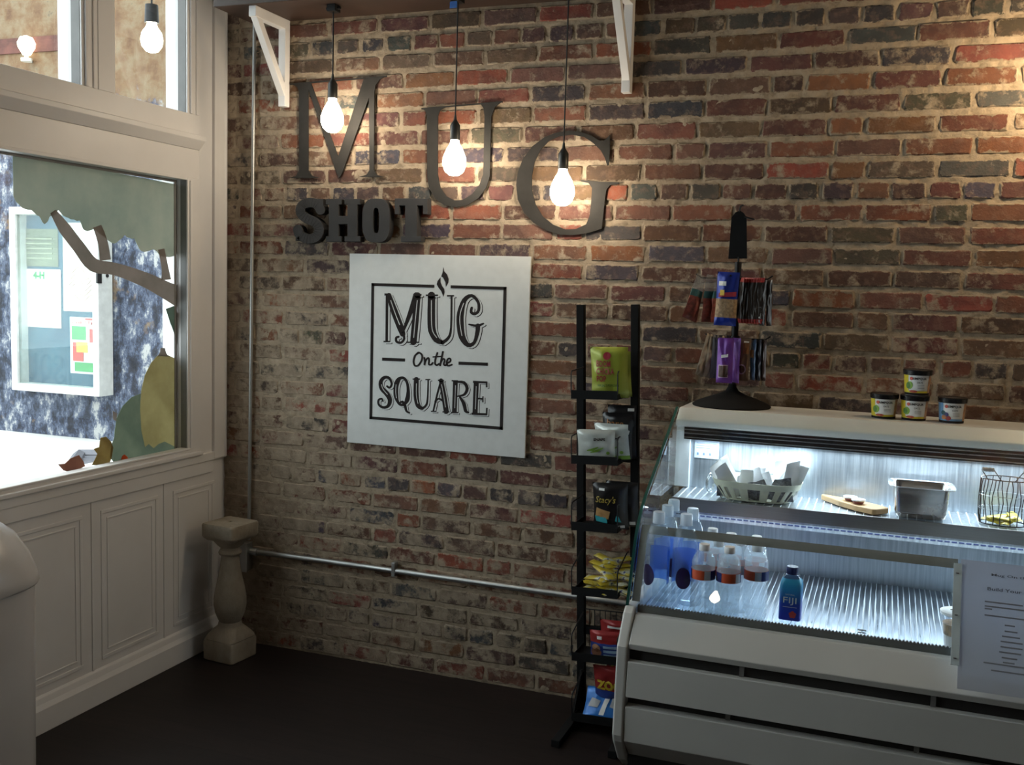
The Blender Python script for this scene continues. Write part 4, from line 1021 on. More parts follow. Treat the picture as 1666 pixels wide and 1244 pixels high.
# square blue bottle
fb = thing('square_water_bottle', 'small square bottle with blue label and dark blue cap on the deck', 'bottle', (2.428, -.845, DECK))
P = (2.428, -.845, DECK)
MB().lathe([(.022, 0), (.027, .003), (.028, .012), (.028, .118), (.0265, .128), (.020, .139), (.0135, .146), (.0125, .150)], P, 32, squares=[4, 5, 6, 6, 5, 3, 2, 2]).build('body', WATER, fb, smooth=50)
b = MB(); b.lathe([(.0288, .026), (.0288, .117), (.0268, .128), (.0215, .1365)], P, 32, squares=[6, 6, 5, 3.4]); b.f = b.f[:-2]; b.mi = b.mi[:-2]
t = NT('blue_gradient_label'); sp = t.n('ShaderNodeSeparateXYZ'); t.l(t.coord(), sp.inputs[0])
LB = t.done(t.bsdf(t.ramp(t.math('MULTIPLY', sp.outputs[2], 7.3), [(.18, (.01, .025, .42)), (.5, (.012, .05, .45)), (.95, (.03, .35, .62))]), .35))
lab_ = b.build('label', LB, fb, smooth=50)
fF = lambda u, v: (P[0]+u, P[1]-.0297, P[2]+v)
b = MB(); put_text(b, 'FIJI', fF, -.0005, .068, w=.034, h=.021, center=True, bold=.0); put_text(b, 'NATURAL', fF, -.0005, .0945, w=.024, h=.0035, center=True, bold=.0)
b.add([fF(-.018, .062), fF(.018, .062), fF(.018, .0632), fF(-.018, .0632)], [(0, 1, 2, 3)]); b.build('lettering', WINK, lab_)
b = MB()
for i in range(5):
    a = PI/2+i*2*PI/5; cx_, cy_ = .008+.0052*math.cos(a), .043+.0052*math.sin(a)
    b.add([fF(cx_+.0048*math.cos(k*PI/4), cy_+.0048*math.sin(k*PI/4)) for k in range(8)], [tuple(range(8))])
b.build('flower_print', mat('coral_red', (.65, .08, .07), .5), lab_)
MB().lathe([(.0150, .146), (.0158, .148), (.0158, .162), (.0145, .166), (0, .166)], P, 20).build('cap', mat('dark_blue_cap', (.01, .02, .11), .35), fb, smooth=35)
# fruit parfait cup at the menu's edge
pc = onZ(1549, 1058, DECK); P = (float(pc[0])+.004, -.865, DECK)
t_ = thing('parfait_cup', 'clear plastic cup of fruit and yogurt with white lid on the case deck', 'cup', P)
MB().lathe([(.024, 0), (.026, .004), (.036, .098), (.037, .100)], P, 24).build('cup', clear('clear_cup', (.95, .97, 1), .12), t_, smooth=40)
MB().lathe([(.022, .003), (.027, .03), (.028, .045)], P, 20).build('yogurt_layer', mat('cream_yogurt', (.75, .70, .66), .5), t_)
MB().lathe([(.028, .0455), (.0325, .075), (.0, .082)], P, 20).build('granola_layer', mat('granola', (.40, .23, .10), .8, 0, .5, 90), t_)
b = MB(); b.lathe([(0, -.012), (.009, -.006), (.011, .002), (.006, .012), (0, .014)], (P[0]+.004, P[1]-.018, P[2]+.036), 10); b.build('strawberry_piece', mat('strawberry_red', (.5, .03, .03), .4), t_, smooth=True)
MB().lathe([(.0385, .098), (.0395, .100), (.0395, .106), (.034, .108), (.0, .1085)], P, 28).build('lid', CAPW, t_, smooth=35)
b = MB(); put_text(b, 'C', lambda u, v: (P[0]+u, P[1]+v, P[2]+.1092), -.012, -.012, h=.018, bold=.0) if False else b.tube([(P[0]-.015+.004*i, P[1]-.004+.006*math.sin(i*1.7), P[2]+.1092) for i in range(8)], .0009, 4)
b.build('pen_mark', INK, t_)
# ------------------------------------------------------------------ things on the case shelf
SHF = .9152
def packet(b, c, w, h, t, rot, tilt, mi=0, lean=0):
    """a thin crumpled folded paper packet standing in a basket"""
    M = Matrix.Translation(c) @ Matrix.Rotation(lean, 4, 'Y') @ Matrix.Rotation(rot, 4, 'Z') @ Matrix.Rotation(tilt, 4, 'X')
    sd = random.random()*50
    def f(u, v, s): 
        x = (u-.5)*w*(1-.25*v); z = v*h+.012*(u-.5)*v; y = s*t/2*(1-abs(2*u-1)**3)+.004*noise.noise(Vector((u*2.5+sd, v*2.5, 1)))
        return tuple(M @ Vector((x, y, z)))
    b.sheet(lambda u, v: f(u, v, -1), 4, 5, mi); b.sheet(lambda u, v: f(u, v, 1), 4, 5, mi)
bL = onY(1152, 785, -.42); bR = onY(1312, 790, -.42); bcx = (bL[0]+bR[0])/2; bcy = -.398
bk = thing('splint_basket', 'cream woven splint basket with open slats holding paper packets', 'basket', (bcx, bcy, SHF))
SPL = mat('cream_splint', (.55, .56, .44), .6, 0, .12, 30)
RXo, RYo = .108, .088
def bandp(rx0, rx1, z0, z1, ry0, ry1, a0, a1, n, th=.0015):
    b = MB(); vs = []
    for i in range(n+1):
        a = a0+(a1-a0)*i/n; c_, s_ = math.cos(a), math.sin(a); c2, s2 = [math.copysign(abs(q)**.72, q) for q in (c_, s_)]
        for (rx, ry, z, o) in ((rx0, ry0, z0, 0), (rx1, ry1, z1, 0), (rx1, ry1, z1, th), (rx0, ry0, z0, th)):
            vs.append((bcx+(rx-o)*c2, bcy+(ry-o)*s2, SHF+z))
    fs = []
    for i in range(n):
        for k in range(4): fs.append((4*i+k, 4*i+(k+1) % 4, 4*i+4+(k+1) % 4, 4*i+4+k))
    return b.add(vs, fs)
bandp(.130, .137, .042, .062, .088, .093, 0, 2*PI, 40, .002).build('rim_band', SPL, bk, smooth=40)
bandp(.100, .102, .001, .006, .066, .068, 0, 2*PI, 40, .002).build('bottom_band', SPL, bk, smooth=40)
for i in range(20):
    a = 2*PI*(i+.5)/20; bandp(.102, .132, .003, .046, .068, .089, a-.085, a+.085, 2, .0016).build('slat', SPL, bk)
b = MB(); b.lathe([(.100, .0015), (.100, .0035)], (bcx, bcy, SHF), 30, sy=.67); b.build('bottom', SPL, bk)
t_ = thing('wire_handle_ring', 'ring of silver wire standing beside the splint basket', 'wire ring', (bcx-.150, bcy+.01, SHF))
b = MB(); b.tube([(bcx-.148+.016*math.sin(a)*.6, bcy+.02+.02*math.sin(a), SHF+.033+.031*math.cos(a)) for a in np.linspace(0, 2*PI, 22)[:-1]], .0022, 6, closed=True); b.build('ring', STEEL, t_, smooth=True)
b = MB(); b.tube([(bcx-.148+.011*math.sin(a)*.6, bcy+.02+.014*math.sin(a), SHF+.032+.022*math.cos(a)) for a in np.linspace(0, 2*PI, 22)[:-1]], .0016, 6, closed=True); b.build('inner_ring', STEEL, t_, smooth=True)
PK_W = mat('white_packet_paper', (.90, .91, .92), .6, 0, .05, 30)
def m_news():
    t = NT('grey_printed_packet'); n = t.noise(40, 5, .7); return t.done(t.bsdf(t.ramp(n, [(.4, (.09, .09, .11)), (.55, (.22, .23, .27)), (.65, (.40, .42, .46))], ), .6))
PK_N = m_news()
rs = random.Random(4); ORD = 'first second third fourth fifth sixth seventh eighth ninth tenth eleventh twelfth thirteenth fourteenth'.split()
pk = [(-.078, -.012, .9, .25, 0), (-.058, .010, .6, -.1, 0), (-.036, -.018, 1.1, .3, 0), (-.015, .012, .3, .2, 0), (.008, -.01, -.4, .15, 0), (-.07, .028, .2, -.2, 0), (.030, .016, -.3, .2, 0), (.052, .02, .4, .1, 0),
      (.078, .012, -.5, .2, 0), (.088, -.012, .8, .1, 0), (-.082, -.030, .4, .35, 1), (-.012, -.046, .2, .4, 1), (.022, -.046, -.1, .35, 1), (.052, -.046, .1, .2, 1), (.078, -.036, -.3, .2, 1), (-.055, -.040, .2, .35, 0), (-.030, -.035, -.5, .3, 0), (.060, .030, .5, -.1, 0)]
for i, (dx, dy, rot, tilt, k) in enumerate(pk):
    b = MB(); hh = (.112 if not k else .070)+rs.uniform(-.01, .012)
    if abs(dx) < .04 and not k: hh -= .028
    if abs(dx) < .04 and k: hh -= .016
    packet(b, (bcx+dx*1.12, bcy+dy, SHF+.008), .056 if not k else .056, hh, .007, rot*.6, tilt, 0, rs.uniform(-.38, .38)+dx*3)
    b.org = (bcx+dx*1.12, bcy+dy, SHF+.008)
    od = sorted([q for q in pk if q[4] == k]).index(pk[i])
    tag(b.build('paper_packet', PK_N if k else PK_W, smooth=50), ORD[od]+(' white paper packet from the left in the splint basket' if not k else ' grey printed packet from the left at the splint basket rim'), 'packet', 'white packets in the splint basket' if not k else 'grey packets in the splint basket')
# paddle board with two small cups
pa = onZ(1316, 800, SHF); pb = onZ(1437, 836, SHF)
t_ = thing('paddle_board', 'small wooden paddle board lying on the case shelf', 'serving board', (float(pa[0]+pb[0])/2, -.40, SHF))
A2 = np.array([2.475, -.320]); B2 = np.array([2.634, -.455]); dr = (B2-A2); LL = float(np.linalg.norm(dr)); dr = dr/LL; nr = np.array([-dr[1], dr[0]])
outl = [(-.01, .008), (.03, .020), (.08, .036), (.13, .044), (.17, .044), (LL+.002, .040), (LL+.008, .03), (LL+.008, -.018), (LL, -.028), (.15, -.034), (.08, -.028), (.03, -.014), (-.01, -.006), (-.016, .001)]
b = MB(); b.prism([tuple(A2+dr*u+nr*v) for u, v in outl], lambda u, v, d: (u, v, d), SHF, SHF+.017)
b.build('board', mat('honey_wood', (.52, .32, .15), .5, 0, .25, 6), t_, bevel=.003)
for i, (u, v, lab) in enumerate(((.095, .006, 'small white lidded cup on the paddle board, nearer the basket'), (.135, -.004, 'small white lidded cup on the paddle board, nearer the steel pan'))):
    c = A2+dr*u+nr*v; P = (c[0], c[1], SHF+.0172)
    q = thing('sauce_cup', lab, 'cup', P)
    MB().lathe([(.014, 0), (.0185, .009), (.0185, .010)], P, 20).build('cup', mat('dark_red_sauce', (.18, .05, .05), .4), q, smooth=35)
    MB().lathe([(.0205, .0095), (.021, .011), (.0205, .0135), (.0, .014)], P, 24).build('lid', CAPW, q, smooth=35)
# stainless pan
Pp = (2.747, -.425, SHF); t_ = thing('steel_pan', 'deep stainless steel food pan with wide rim on the case shelf', 'pan', Pp)
SP = m_steel('polished_pan_steel', (.55, .53, .52), .22, (2, 2, 2))
b = MB(); sq = [7, 7, 7, 6, 6, 6, 7, 7, 7, 7]
b.lathe([(.0, .001), (.060, .001), (.068, .006), (.072, .020), (.0765, .090), (.090, .0925), (.091, .095), (.078, .0935), (.0745, .088), (.066, .010), (.0, .008)], Pp, 48, sy=.80, squares=[7]*11)
b.build('pan_body', SP, t_, smooth=50); t_.rotation_euler = (0, 0, math.radians(2))
# wire basket with yellow bars
wx0, wx1 = 2.905, 3.035; wy = -.425
t_ = thing('wire_basket', 'dark wire basket with wooden grip handles on the case shelf', 'basket', ((wx0+wx1)/2, wy, SHF))
WI = mat('dark_wire', (.035, .035, .04), .4, .6); cxw, rw = (wx0+wx1)/2, (wx1-wx0)/2
def wp(a, z): 
    r = rw*(1+.05*math.sin(PI*z/.14))*(.97 if z < .01 else 1); return (cxw+r*math.cos(a), wy+r*.72*math.sin(a), SHF+z)
def wire(pts, r=.0014):
    MB().tube(pts, r, 5).build('wire', WI, t_, smooth=True)
for i in range(18):
    a = 2*PI*i/18; ph = rs.uniform(0, 6); wire([wp(a+.05*math.sin(ph+z*60), z) for z in np.linspace(.003, .132, 7)])
for z in (.003, .045, .085, .132):
    b = MB(); b.tube([wp(a, z) for a in np.linspace(0, 2*PI, 31)[:-1]], .0018 if z in (.003, .132) else .0009, 5, closed=True); b.build('wire_ring', WI if z in (.003, .132) else STEEL, t_, smooth=True)
for s_ in (1, -1):
    x0 = cxw-s_*rw; 
    b = MB(); b.tube([(x0+s_*.014, wy-.045, SHF+.132), (x0-s_*.004, wy-.045, SHF+.160)], .0014, 5); b.tube([(x0+s_*.048, wy-.05, SHF+.132), (x0+s_*.028, wy-.045, SHF+.160)], .0014, 5); b.build('handle_wire', WI, t_)
    b = MB(); b.lathe([(.004, -.016), (.0065, -.013), (.005, -.009), (.0068, -.004), (.005, 0), (.0068, .004), (.005, .009), (.0065, .013), (.004, .016)], (0, 0, 0), 12)
    b.v = [(x0+s_*.012+z, wy-.045+y, SHF+.161+x) for x, y, z in b.v]; b.build('wooden_grip', mat('grey_wood_grip', (.35, .34, .33), .5), t_, smooth=50)
YB = mat('yellow_wrapper', (.70, .60, .10), .3); 
def wrapper(b, w, l, t, M, mi=0, mif=None):
    sd = random.random()*99
    def f(u, v, s):
        end = min(1, min(v, 1-v)/.12); prof = (1-abs(2*u-1)**3)*(end**.5)
        zg = .0012*math.sin(u*30) if end < .7 else 0
        return tuple(M @ Vector(((u-.5)*w, (v-.5)*l, s*t/2*prof+zg+.0012*noise.noise(Vector((u*5+sd, v*8, 0))))))
    b.sheet(lambda u, v: f(u, v, 1), 6, 12, mi, mif); b.sheet(lambda u, v: f(u, v, -1), 6, 12, mi, mif)
for i in range(7):
    b = MB(); a = [.9, 1.7, -.5, .3, 1.3, -1., .1][i]; dx = [-.036, -.012, .016, .036, 0, -.02, .03][i]; dy = [-.012, .01, -.015, .012, -.02, .0, -.006][i]
    wrapper(b, .026, .066, .008, Matrix.Translation((cxw+dx*.8, wy+dy, SHF+.010+.0065*(i // 3)+.001*i)) @ Matrix.Rotation(a, 4, 'Z') @ Matrix.Rotation(.08, 4, 'X'))
    b.org = (cxw+dx*.8, wy+dy, SHF+.01); tag(b.build('snack_bar', YB, smooth=60), ORD[sorted([-.036, -.012, .016, .036, 0, -.02, .03]).index(dx)]+' yellow wrapped bar from the left in the wire basket', 'snack bar', 'yellow bars in the wire basket')
# ------------------------------------------------------------------ cups of oats on the canopy
TOPZ = 1.1745
def oat_cup(px, py, z, lab, grp, top, kind='apple'):
    P0 = onZ(px, py, z); x = float(P0[0]); P = (x, -.215, z); t_ = thing('oatmeal_cup', lab, 'food cup', P, grp)
    rb, rt, h = .0345, .0395, .066
    MB().lathe([(rb-.001, 0), (rb, .002), (rt, h)], P, 32).build('cup_body', PAPER, t_, smooth=40)
    rr = lambda zz: rb+(rt-rb)*zz/h
    def patch(a0, a1, z0, z1, mi_, nm, off, n=10):
        b = MB(); vs = []
        for i in range(n+1):
            a = a0+(a1-a0)*i/n
            for zz in (z0, z1): vs.append((P[0]+(rr(zz)+off)*math.cos(a), P[1]+(rr(zz)+off)*math.sin(a), P[2]+zz))
        b.add(vs, [(2*i, 2*i+2, 2*i+3, 2*i+1) for i in range(n)]); b.build(nm, mi_, t_, smooth=True)
    patch(0, 2*PI, .001, .008, INK, 'base_band', .0006, 30)
    YL = mat('yellow_print_cup', (.62, .50, .03), .5); BL2 = mat('blue_print_cup', (.15, .32, .55), .5)
    base = YL if kind == 'apple' else BL2
    patch(-PI*1.0, -PI*.74, .008, .062, base, 'side_print', .0005); patch(-PI*.74, -PI*.2, .008, .014, base, 'lower_print', .0005)
    patch(-PI*.2, PI*.1, .008, .062, mat('tan_print', (.45, .25, .14), .5, 0, .5, 60), 'side_print', .0005)
    def oval(a, zc, rx, rz, m_, nm, off=.0010):
        b = MB(); n = 14; vs = []
        for i in range(n):
            t = 2*PI*i/n; aa = a+rx/rr(zc)*math.cos(t); zz = zc+rz*math.sin(t); vs.append((P[0]+(rr(zz)+off)*math.cos(aa), P[1]+(rr(zz)+off)*math.sin(aa), P[2]+zz))
        b.add(vs, [tuple(range(n))]); b.build(nm, m_, t_)
    if kind == 'apple':
        oval(-PI*.70, .031, .010, .012, mat('apple_green', (.22, .40, .05), .5), 'fruit_print'); oval(-PI*.745, .030, .008, .010, mat('apple_dark_green', (.08, .20, .03), .5), 'fruit_print', .0013)
        oval(-PI*.60, .0125, .012, .004, mat('apple_red', (.42, .08, .04), .5), 'fruit_print', .0015)
    else:
        for a, zc, m_ in ((-.74, .032, (.03, .10, .12)), (-.66, .027, (.06, .06, .20)), (-.72, .018, (.45, .18, .05)), (-.60, .016, (.35, .06, .06))):
            oval(a*PI, zc, .008, .007, mat('berry_%d' % int(-a*100), m_, .5), 'fruit_print')
    oval(-PI*.655, .052, .0052, .0052, mat('coral_logo', (.60, .10, .07), .5), 'logo_disc')
    def fn(u, v, off=.0013):
        a = -PI*.615+u/rr(v); return (P[0]+(rr(v)+off)*math.cos(a), P[1]+(rr(v)+off)*math.sin(a), P[2]+v)
    b = MB(); put_text(b, 'UMPQUA', fn, 0, .0475, w=.040, h=.0085, bold=.03); put_text(b, 'OATS', fn, .012, .0375, w=.016, h=.0055, bold=.01)
    for k in range(3): b.add([fn(.014, .031-k*.004), fn(.034, .031-k*.004), fn(.034, .0318-k*.004), fn(.014, .0318-k*.004)], [(0, 1, 2, 3)])
    b.build('lettering', INK, t_)
    MB().lathe([(.0405, .062), (.0425, .0635), (.0435, .076), (.0420, .0785), (.0395, .0775), (.0, .0775)], P, 32).build('lid', mat('black_gloss_lid', (.012, .012, .014), .25), t_, smooth=35)
    return P
oat_cup(1437, 679, TOPZ, 'oat cup with yellow and green apple print at the left end of the row', 'oat cups on the display case', 0)
P2 = oat_cup(1486, 682, TOPZ, 'oat cup with yellow and green apple print under the stacked cup', 'oat cups on the display case', 0)
oat_cup(1547, 686, TOPZ, 'oat cup with blue berry print at the right end of the row', 'oat cups on the display case', 0, 'berry')
PP = proj((P2[0]+.004, P2[1], TOPZ+.079)); oat_cup(PP[0], PP[1], TOPZ+.0795, 'oat cup stacked on top of another oat cup', 'oat cups on the display case', 0)
# ------------------------------------------------------------------ bags
def bagmesh(w, h, t, mats, zones, name='bag', parent=None, sd=0, wr=.0065, slope=0, taper=0):
    """pillow bag, local x across, z up, front -y; zones: list of (v_top, material index) bottom to top"""
    b = MB()
    def f(u, v, s):
        e = min(1, min(v, 1-v)/.10); prof = ((1-abs(2*u-1)**2.6)**.8)*(e**.6)*(.75+.25*math.sin(PI*v))
        ww = w*(1-.05*math.sin(PI*v))*(1-taper*v)
        return ((u-.5)*ww, s*t/2*prof+wr*noise.noise(Vector((u*4+sd, v*5, sd)))*prof+slope*v, v*h)
    def mif(u, v):
        for vt, mi in zones:
            if v <= vt: return mi
        return zones[-1][1]
    b.sheet(lambda u, v: f(u, v, -1), 14, 20, 0, mif); b.sheet(lambda u, v: f(u, v, 1), 14, 20, 0, mif)
    o = b.build(name, mats, parent, smooth=60)
    fn = lambda x, z, off=.0025: (x, f(min(1, max(0, x/w+.5)), min(1, max(0, z/h)), -1)[1]-off, z)
    return o, fn
def foil(name, col, rough=.28): return mat(name, col, rough, .15, .12, 14, .25, .5)
LIME = foil('lime_green_foil', (.30, .34, .045)); MAGT = mat('magenta_red_print', (.36, .03, .05), .5); GRT = mat('dark_green_print', (.06, .14, .02), .5)
BLKF = foil('black_foil_bag', (.014, .013, .014)); WHF = foil('white_green_bag', (.50, .53, .50), .22); BLF = foil('bright_blue_foil', (.02, .16, .52)); REDF = foil('red_foil', (.32, .03, .03)); DBL = foil('deep_blue_foil', (.03, .06, .28))
# ------------------------------------------------------------------ snack rack
TX = 1.662       # foot of the rack; it leans a little to the left as in the photograph
LEAN = math.radians(-2.15)
rk = thing('snack_rack', 'tall narrow black metal snack rack leaning by the display case', 'display rack', (TX, -.12, 0))
RM = Matrix.Translation((TX, 0, 0)) @ Matrix.Rotation(LEAN, 4, 'Y') @ Matrix.Translation((-TX, 0, 0))
def rkb(b): b.v = [tuple(RM @ Vector(v)) for v in b.v]; return b
LX, RXx = TX-.008+.0, TX+.190
PYK = -.115
for x in (LX, RXx): rkb(MB().box(x-.014, x+.014, PYK-.014, PYK+.014, .02, 1.497)).build('post', BLKM, rk, bevel=.002)
rkb(MB().box(LX, RXx, PYK-.008, PYK+.008, .30, .33)).build('crossbar', BLKM, rk)
MB().box(LX-.015, LX+.015, -.43, -.10, .001, .026).build('foot', BLKM, rk, bevel=.002)
MB().box(RXx-.015, RXx+.015, -.43, -.10, .001, .026).build('foot', BLKM, rk, bevel=.002)
b = MB(); b.prism([(-.10, .026), (-.13, .17), (-.145, .17), (-.24, .026)], lambda u, v, d: (d, u, v), LX-.004, LX+.004); b.build('foot_gusset', BLKM, rk)
TZ = [1.176, .951, .718, .489, .254, .015+.02]
TXL, TXR = TX+.004, TX+.168
for i, z in enumerate(TZ):
    b = MB(); y0, y1 = -.275, -.125
    b.box(TXL, TXR, y0, y1, z, z+.003); b.box(TXL, TXR, y0-.002, y0, z, z+.030); b.box(TXL, TXL+.002, y0, y1, z, z+.018); b.box(TXR-.002, TXR, y0, y1, z, z+.018)
    tr = rkb(b).build('tray', BLKM, rk)
    for x in (TXL, TXR):
        b = MB(); pts = [(x, y0, z+.02), (x, y0, z+.085), (x, y0+.008, z+.095), (x, y1-.02, z+.098+(.03 if i > 2 else 0)), (x, y1, z+.10+(.03 if i > 2 else 0))]; b.tube(pts, .0024, 6); rkb(b).build('side_guard', BLK, tr)
    if i == 4:
        b = MB()
        for k in range(8): b.tube([(TXL+.02+k*.02, y1+.004, z+.003), (TXL+.02+k*.02, y1+.004, z+.14)], .0016, 5)
        b.tube([(TXL, y1+.004, z+.14), (TXR, y1+.004, z+.14)], .0022, 5); rkb(b).build('back_guard', BLK, tr)
def place(o, x, y, z, rz=0, tilt=0, roll=0):
    o.matrix_world = RM @ Matrix.Translation((x, y, z+.0035)) @ Matrix.Rotation(rz, 4, 'Z') @ Matrix.Rotation(tilt, 4, 'X') @ Matrix.Rotation(roll, 4, 'Y')
def newbag(name, label, group=None): return thing(name, label, 'snack bag', (0, 0, 0), group)
def txt_on(o_parent, fn, items, m, nm='lettering'):
    b = MB()
    for it in items:
        put_text(b, it[0], fn, it[1], it[2], w=it[3], h=it[4], bold=it[5] if len(it) > 5 else .03, shear=it[6] if len(it) > 6 else 0, center=it[7] if len(it) > 7 else False)
    b.build(nm, m, o_parent)
def disc_on(o_parent, fn, cx_, cz_, r, m, nm, sx=1, off=None):
    b = MB(); n = 16; b.add([fn(cx_, cz_)]+[fn(cx_+r*sx*math.cos(2*PI*i/n), cz_+r*math.sin(2*PI*i/n)) for i in range(n)], [(0, 1+i, 1+(i+1) % n) for i in range(n)]); b.build(nm, m, o_parent)
def quad_on(o_parent, fn, pts, m, nm, sub=6):
    b = MB(); P_ = [np.array(p, float) for p in pts]
    b.sheet(lambda u, v: fn(*(P_[0]*(1-u)*(1-v)+P_[1]*u*(1-v)+P_[2]*u*v+P_[3]*(1-u)*v)), sub, sub); b.build(nm, m, o_parent)
# tray 1: two lime bags
mid = (TXL+TXR)/2+.029
t_ = newbag('snack_bag', 'lime green popcorn bag with magenta capitals at the front of the top tray')
o, fn = bagmesh(.132, .176, .042, [LIME], [(1, 0)], parent=t_, sd=1)
txt_on(t_, fn, [('BOOM', -.042, .110, .050, .022, .02), ('CHICKA', -.042, .084, .062, .022, .02), ('POP', -.042, .058, .034, .022, .02)], MAGT)
txt_on(t_, fn, [('SEA SALT POPCORN', -.040, .042, .075, .008, .02)], GRT); disc_on(t_, fn, -.004, .148, .013, MAGT, 'round_emblem')
place(t_, mid+.016, -.232, TZ[0], .05, .12)
t_ = newbag('snack_bag', 'second lime green popcorn bag half hidden behind the first')
bagmesh(.105, .158, .036, [LIME], [(1, 0)], parent=t_, sd=4); place(t_, mid+.030, -.178, TZ[0], -.15, .1)
# tray 2
t_ = newbag('snack_bag', 'black snack bag with orange lowercase lettering on the second tray')
o, fn = bagmesh(.115, .165, .03, [BLKF], [(1, 0)], parent=t_, sd=7)
txt_on(t_, fn, [('bare', -.035, .120, .062, .024, .01)], mat('orange_print', (.34, .13, .03), .5)); quad_on(t_, fn, [(.025, .105), (.045, .095), (.048, .108), (.028, .118)], WINK, 'price_tag'); place(t_, mid+.020, -.160, TZ[1], -.1, .06, .05)
t_ = newbag('snack_bag', 'black snack bag standing at the very back of the second tray')
o, fn = bagmesh(.105, .190, .018, [BLKF], [(1, 0)], parent=t_, sd=9); quad_on(t_, fn, [(.022, .170), (.045, .170), (.045, .180), (.022, .180)], WINK, 'price_tag'); place(t_, mid+.034, -.138, TZ[1], 0, 0)
PEA = mat('pea_green_print', (.16, .30, .04), .5)
for j, (dx, dy, rz, lab) in enumerate(((.022, -.205, -.25, 'white snap pea bag standing behind the front one on the second tray'), (-.028, -.245, .10, 'white snap pea bag with green pods in front on the second tray'))):
    t_ = newbag('snack_bag', lab); o, fn = bagmesh(.134, .118 if j else .136, .038, [WHF, PEA, BLKF], [(.10, 2), (.20, 1), (1, 0)], parent=t_, sd=11+j, wr=.006)
    txt_on(t_, fn, [('SNAPS', -.006, .083, .040, .010, .04)], INK)
    for (a, b2, c2, d2) in ((-.030, .048, .010, .062), (-.018, .042, .028, .060)):
        bb = MB()
        for q in ribbon([(a, b2), ((a+c2)/2, (b2+d2)/2-.003), (c2, d2)], [.003, .010, .003], False): bb.add([fn(*p) for p in q], [tuple(range(len(q)))])
        bb.build('pea_pod_print', PEA, t_)
    disc_on(t_, fn, .042, .040, .006, PEA, 'small_emblem'); place(t_, mid+dx, dy, TZ[1], rz, .16)
# tray 3
t_ = newbag('snack_bag', 'black chip bag with gold script lettering on the third tray')
o, fn = bagmesh(.125, .165, .042, [BLKF, mat('turquoise_print', (.03, .30, .34), .4)], [(1, 0)], parent=t_, sd=15)
txt_on(t_, fn, [("Stacy's", -.052, .092, .070, .030, .0, .25)], mat('gold_print', (.45, .33, .06), .4))
quad_on(t_, fn, [(-.052, .050), (-.005, .040), (.002, .068), (-.046, .080)], mat('chip_tan', (.34, .19, .07), .6, 0, .3, 40), 'chip_picture'); quad_on(t_, fn, [(-.050, .030), (-.008, .026), (-.012, .046), (-.054, .050)], mat('turquoise_print', (.03, .30, .34), .4), 'dip_picture')
quad_on(t_, fn, [(.018, .034), (.040, .030), (.030, .052), (.022, .052)], mat('turquoise_print', (.03, .30, .34), .4), 'dip_picture')
quad_on(t_, fn, [(-.046, .008), (.050, .008), (.050, .018), (-.046, .018)], WINK, 'lower_caption'); quad_on(t_, fn, [(-.036, .142), (-.016, .142), (-.016, .150), (-.036, .150)], WINK, 'price_tag')
place(t_, mid+.018, -.225, TZ[2], .05, .12)
t_ = newbag('snack_bag', 'black chip bag behind the one with gold script'); o, fn = bagmesh(.12, .160, .035, [BLKF], [(1, 0)], parent=t_, sd=17)
quad_on(t_, fn, [(.030, .01), (.050, .01), (.050, .022), (.030, .022)], WINK, 'lower_caption'); place(t_, mid+.046, -.172, TZ[2], -.1, .06)
# tray 4: yellow bars
def m_bar():
    t = NT('yellow_printed_wrapper'); n = t.noise(28, 2, .5); return t.done(t.bsdf(t.ramp(n, [(.42, (.50, .38, .035)), (.5, (.55, .45, .10)), (.56, (.50, .50, .38)), (.66, (.06, .07, .22)), (.72, (.42, .06, .04))], 'CONSTANT'), .28, .1))
BAR = m_bar()
ks = 0
for lay, zz in enumerate((.014, .032, .050, .068, .086, .104)):
    for k in range(3 if lay < 4 else 2):
        b = MB(); M_ = RM @ Matrix.Translation((mid+[-.030, .018, .052][k]*(1 if lay % 2 == 0 else .8)+.008*(lay > 2), -.243+.032*lay*.55+random.uniform(-.008, .008)+.010*k, TZ[3]+zz+random.uniform(-.002, .002))) @ Matrix.Rotation([PI/2-.15, PI/2+.4, PI/2-.5][k]+random.uniform(-.6, .6), 4, 'Z') @ Matrix.Rotation(random.uniform(-.28, .28), 4, 'X')
        wrapper(b, .036, .115 if k < 2 else .09, .017, M_); b.org = tuple(M_.translation)
        tag(b.build('snack_bar', BAR, smooth=60), 'yellow snack bar on the fourth tray, '+['bottom', 'second', 'third', 'fourth', 'fifth', 'top'][lay]+' layer of the heap, '+['left', 'middle', 'right'][k]+' one', 'snack bar', 'yellow bars on the fourth tray'); ks += 1
# tray 5: printed boxes / bags
for j, (dx, dy, h, lab) in enumerate(((.025, -.165, .125, 'red snack pouch standing behind the blue and red pouch'), (.005, -.232, .105, 'red and blue cookie pouch on the fifth tray'))):
    t_ = newbag('snack_pouch', lab); o, fn = bagmesh(.120, h, .030, [REDF, DBL], [(.62 if j else .2, 1), (1, 0)], parent=t_, sd=20+j)
    if j:
        disc_on(t_, fn, -.035, .028, .016, mat('cookie_brown', (.16, .06, .03), .6), 'cookie_picture', 1.2); disc_on(t_, fn, -.034, .046, .013, mat('cookie_tan', (.34, .18, .10), .6), 'cookie_picture', 1.2)
        for k in range(3): quad_on(t_, fn, [(-.008, .014+k*.016), (.052, .014+k*.016), (.052, .024+k*.016), (-.008, .024+k*.016)], mat('pale_blue_print', (.25, .36, .50), .5), 'caption_bar')
        quad_on(t_, fn, [(-.030, .078), (-.012, .078), (-.012, .090), (-.030, .090)], WINK, 'small_caption')
    else: quad_on(t_, fn, [(-.03, .10), (.03, .10), (.03, .108), (-.03, .108)], WINK, 'small_caption')
    place(t_, mid+dx, dy, TZ[4], .0, .12)
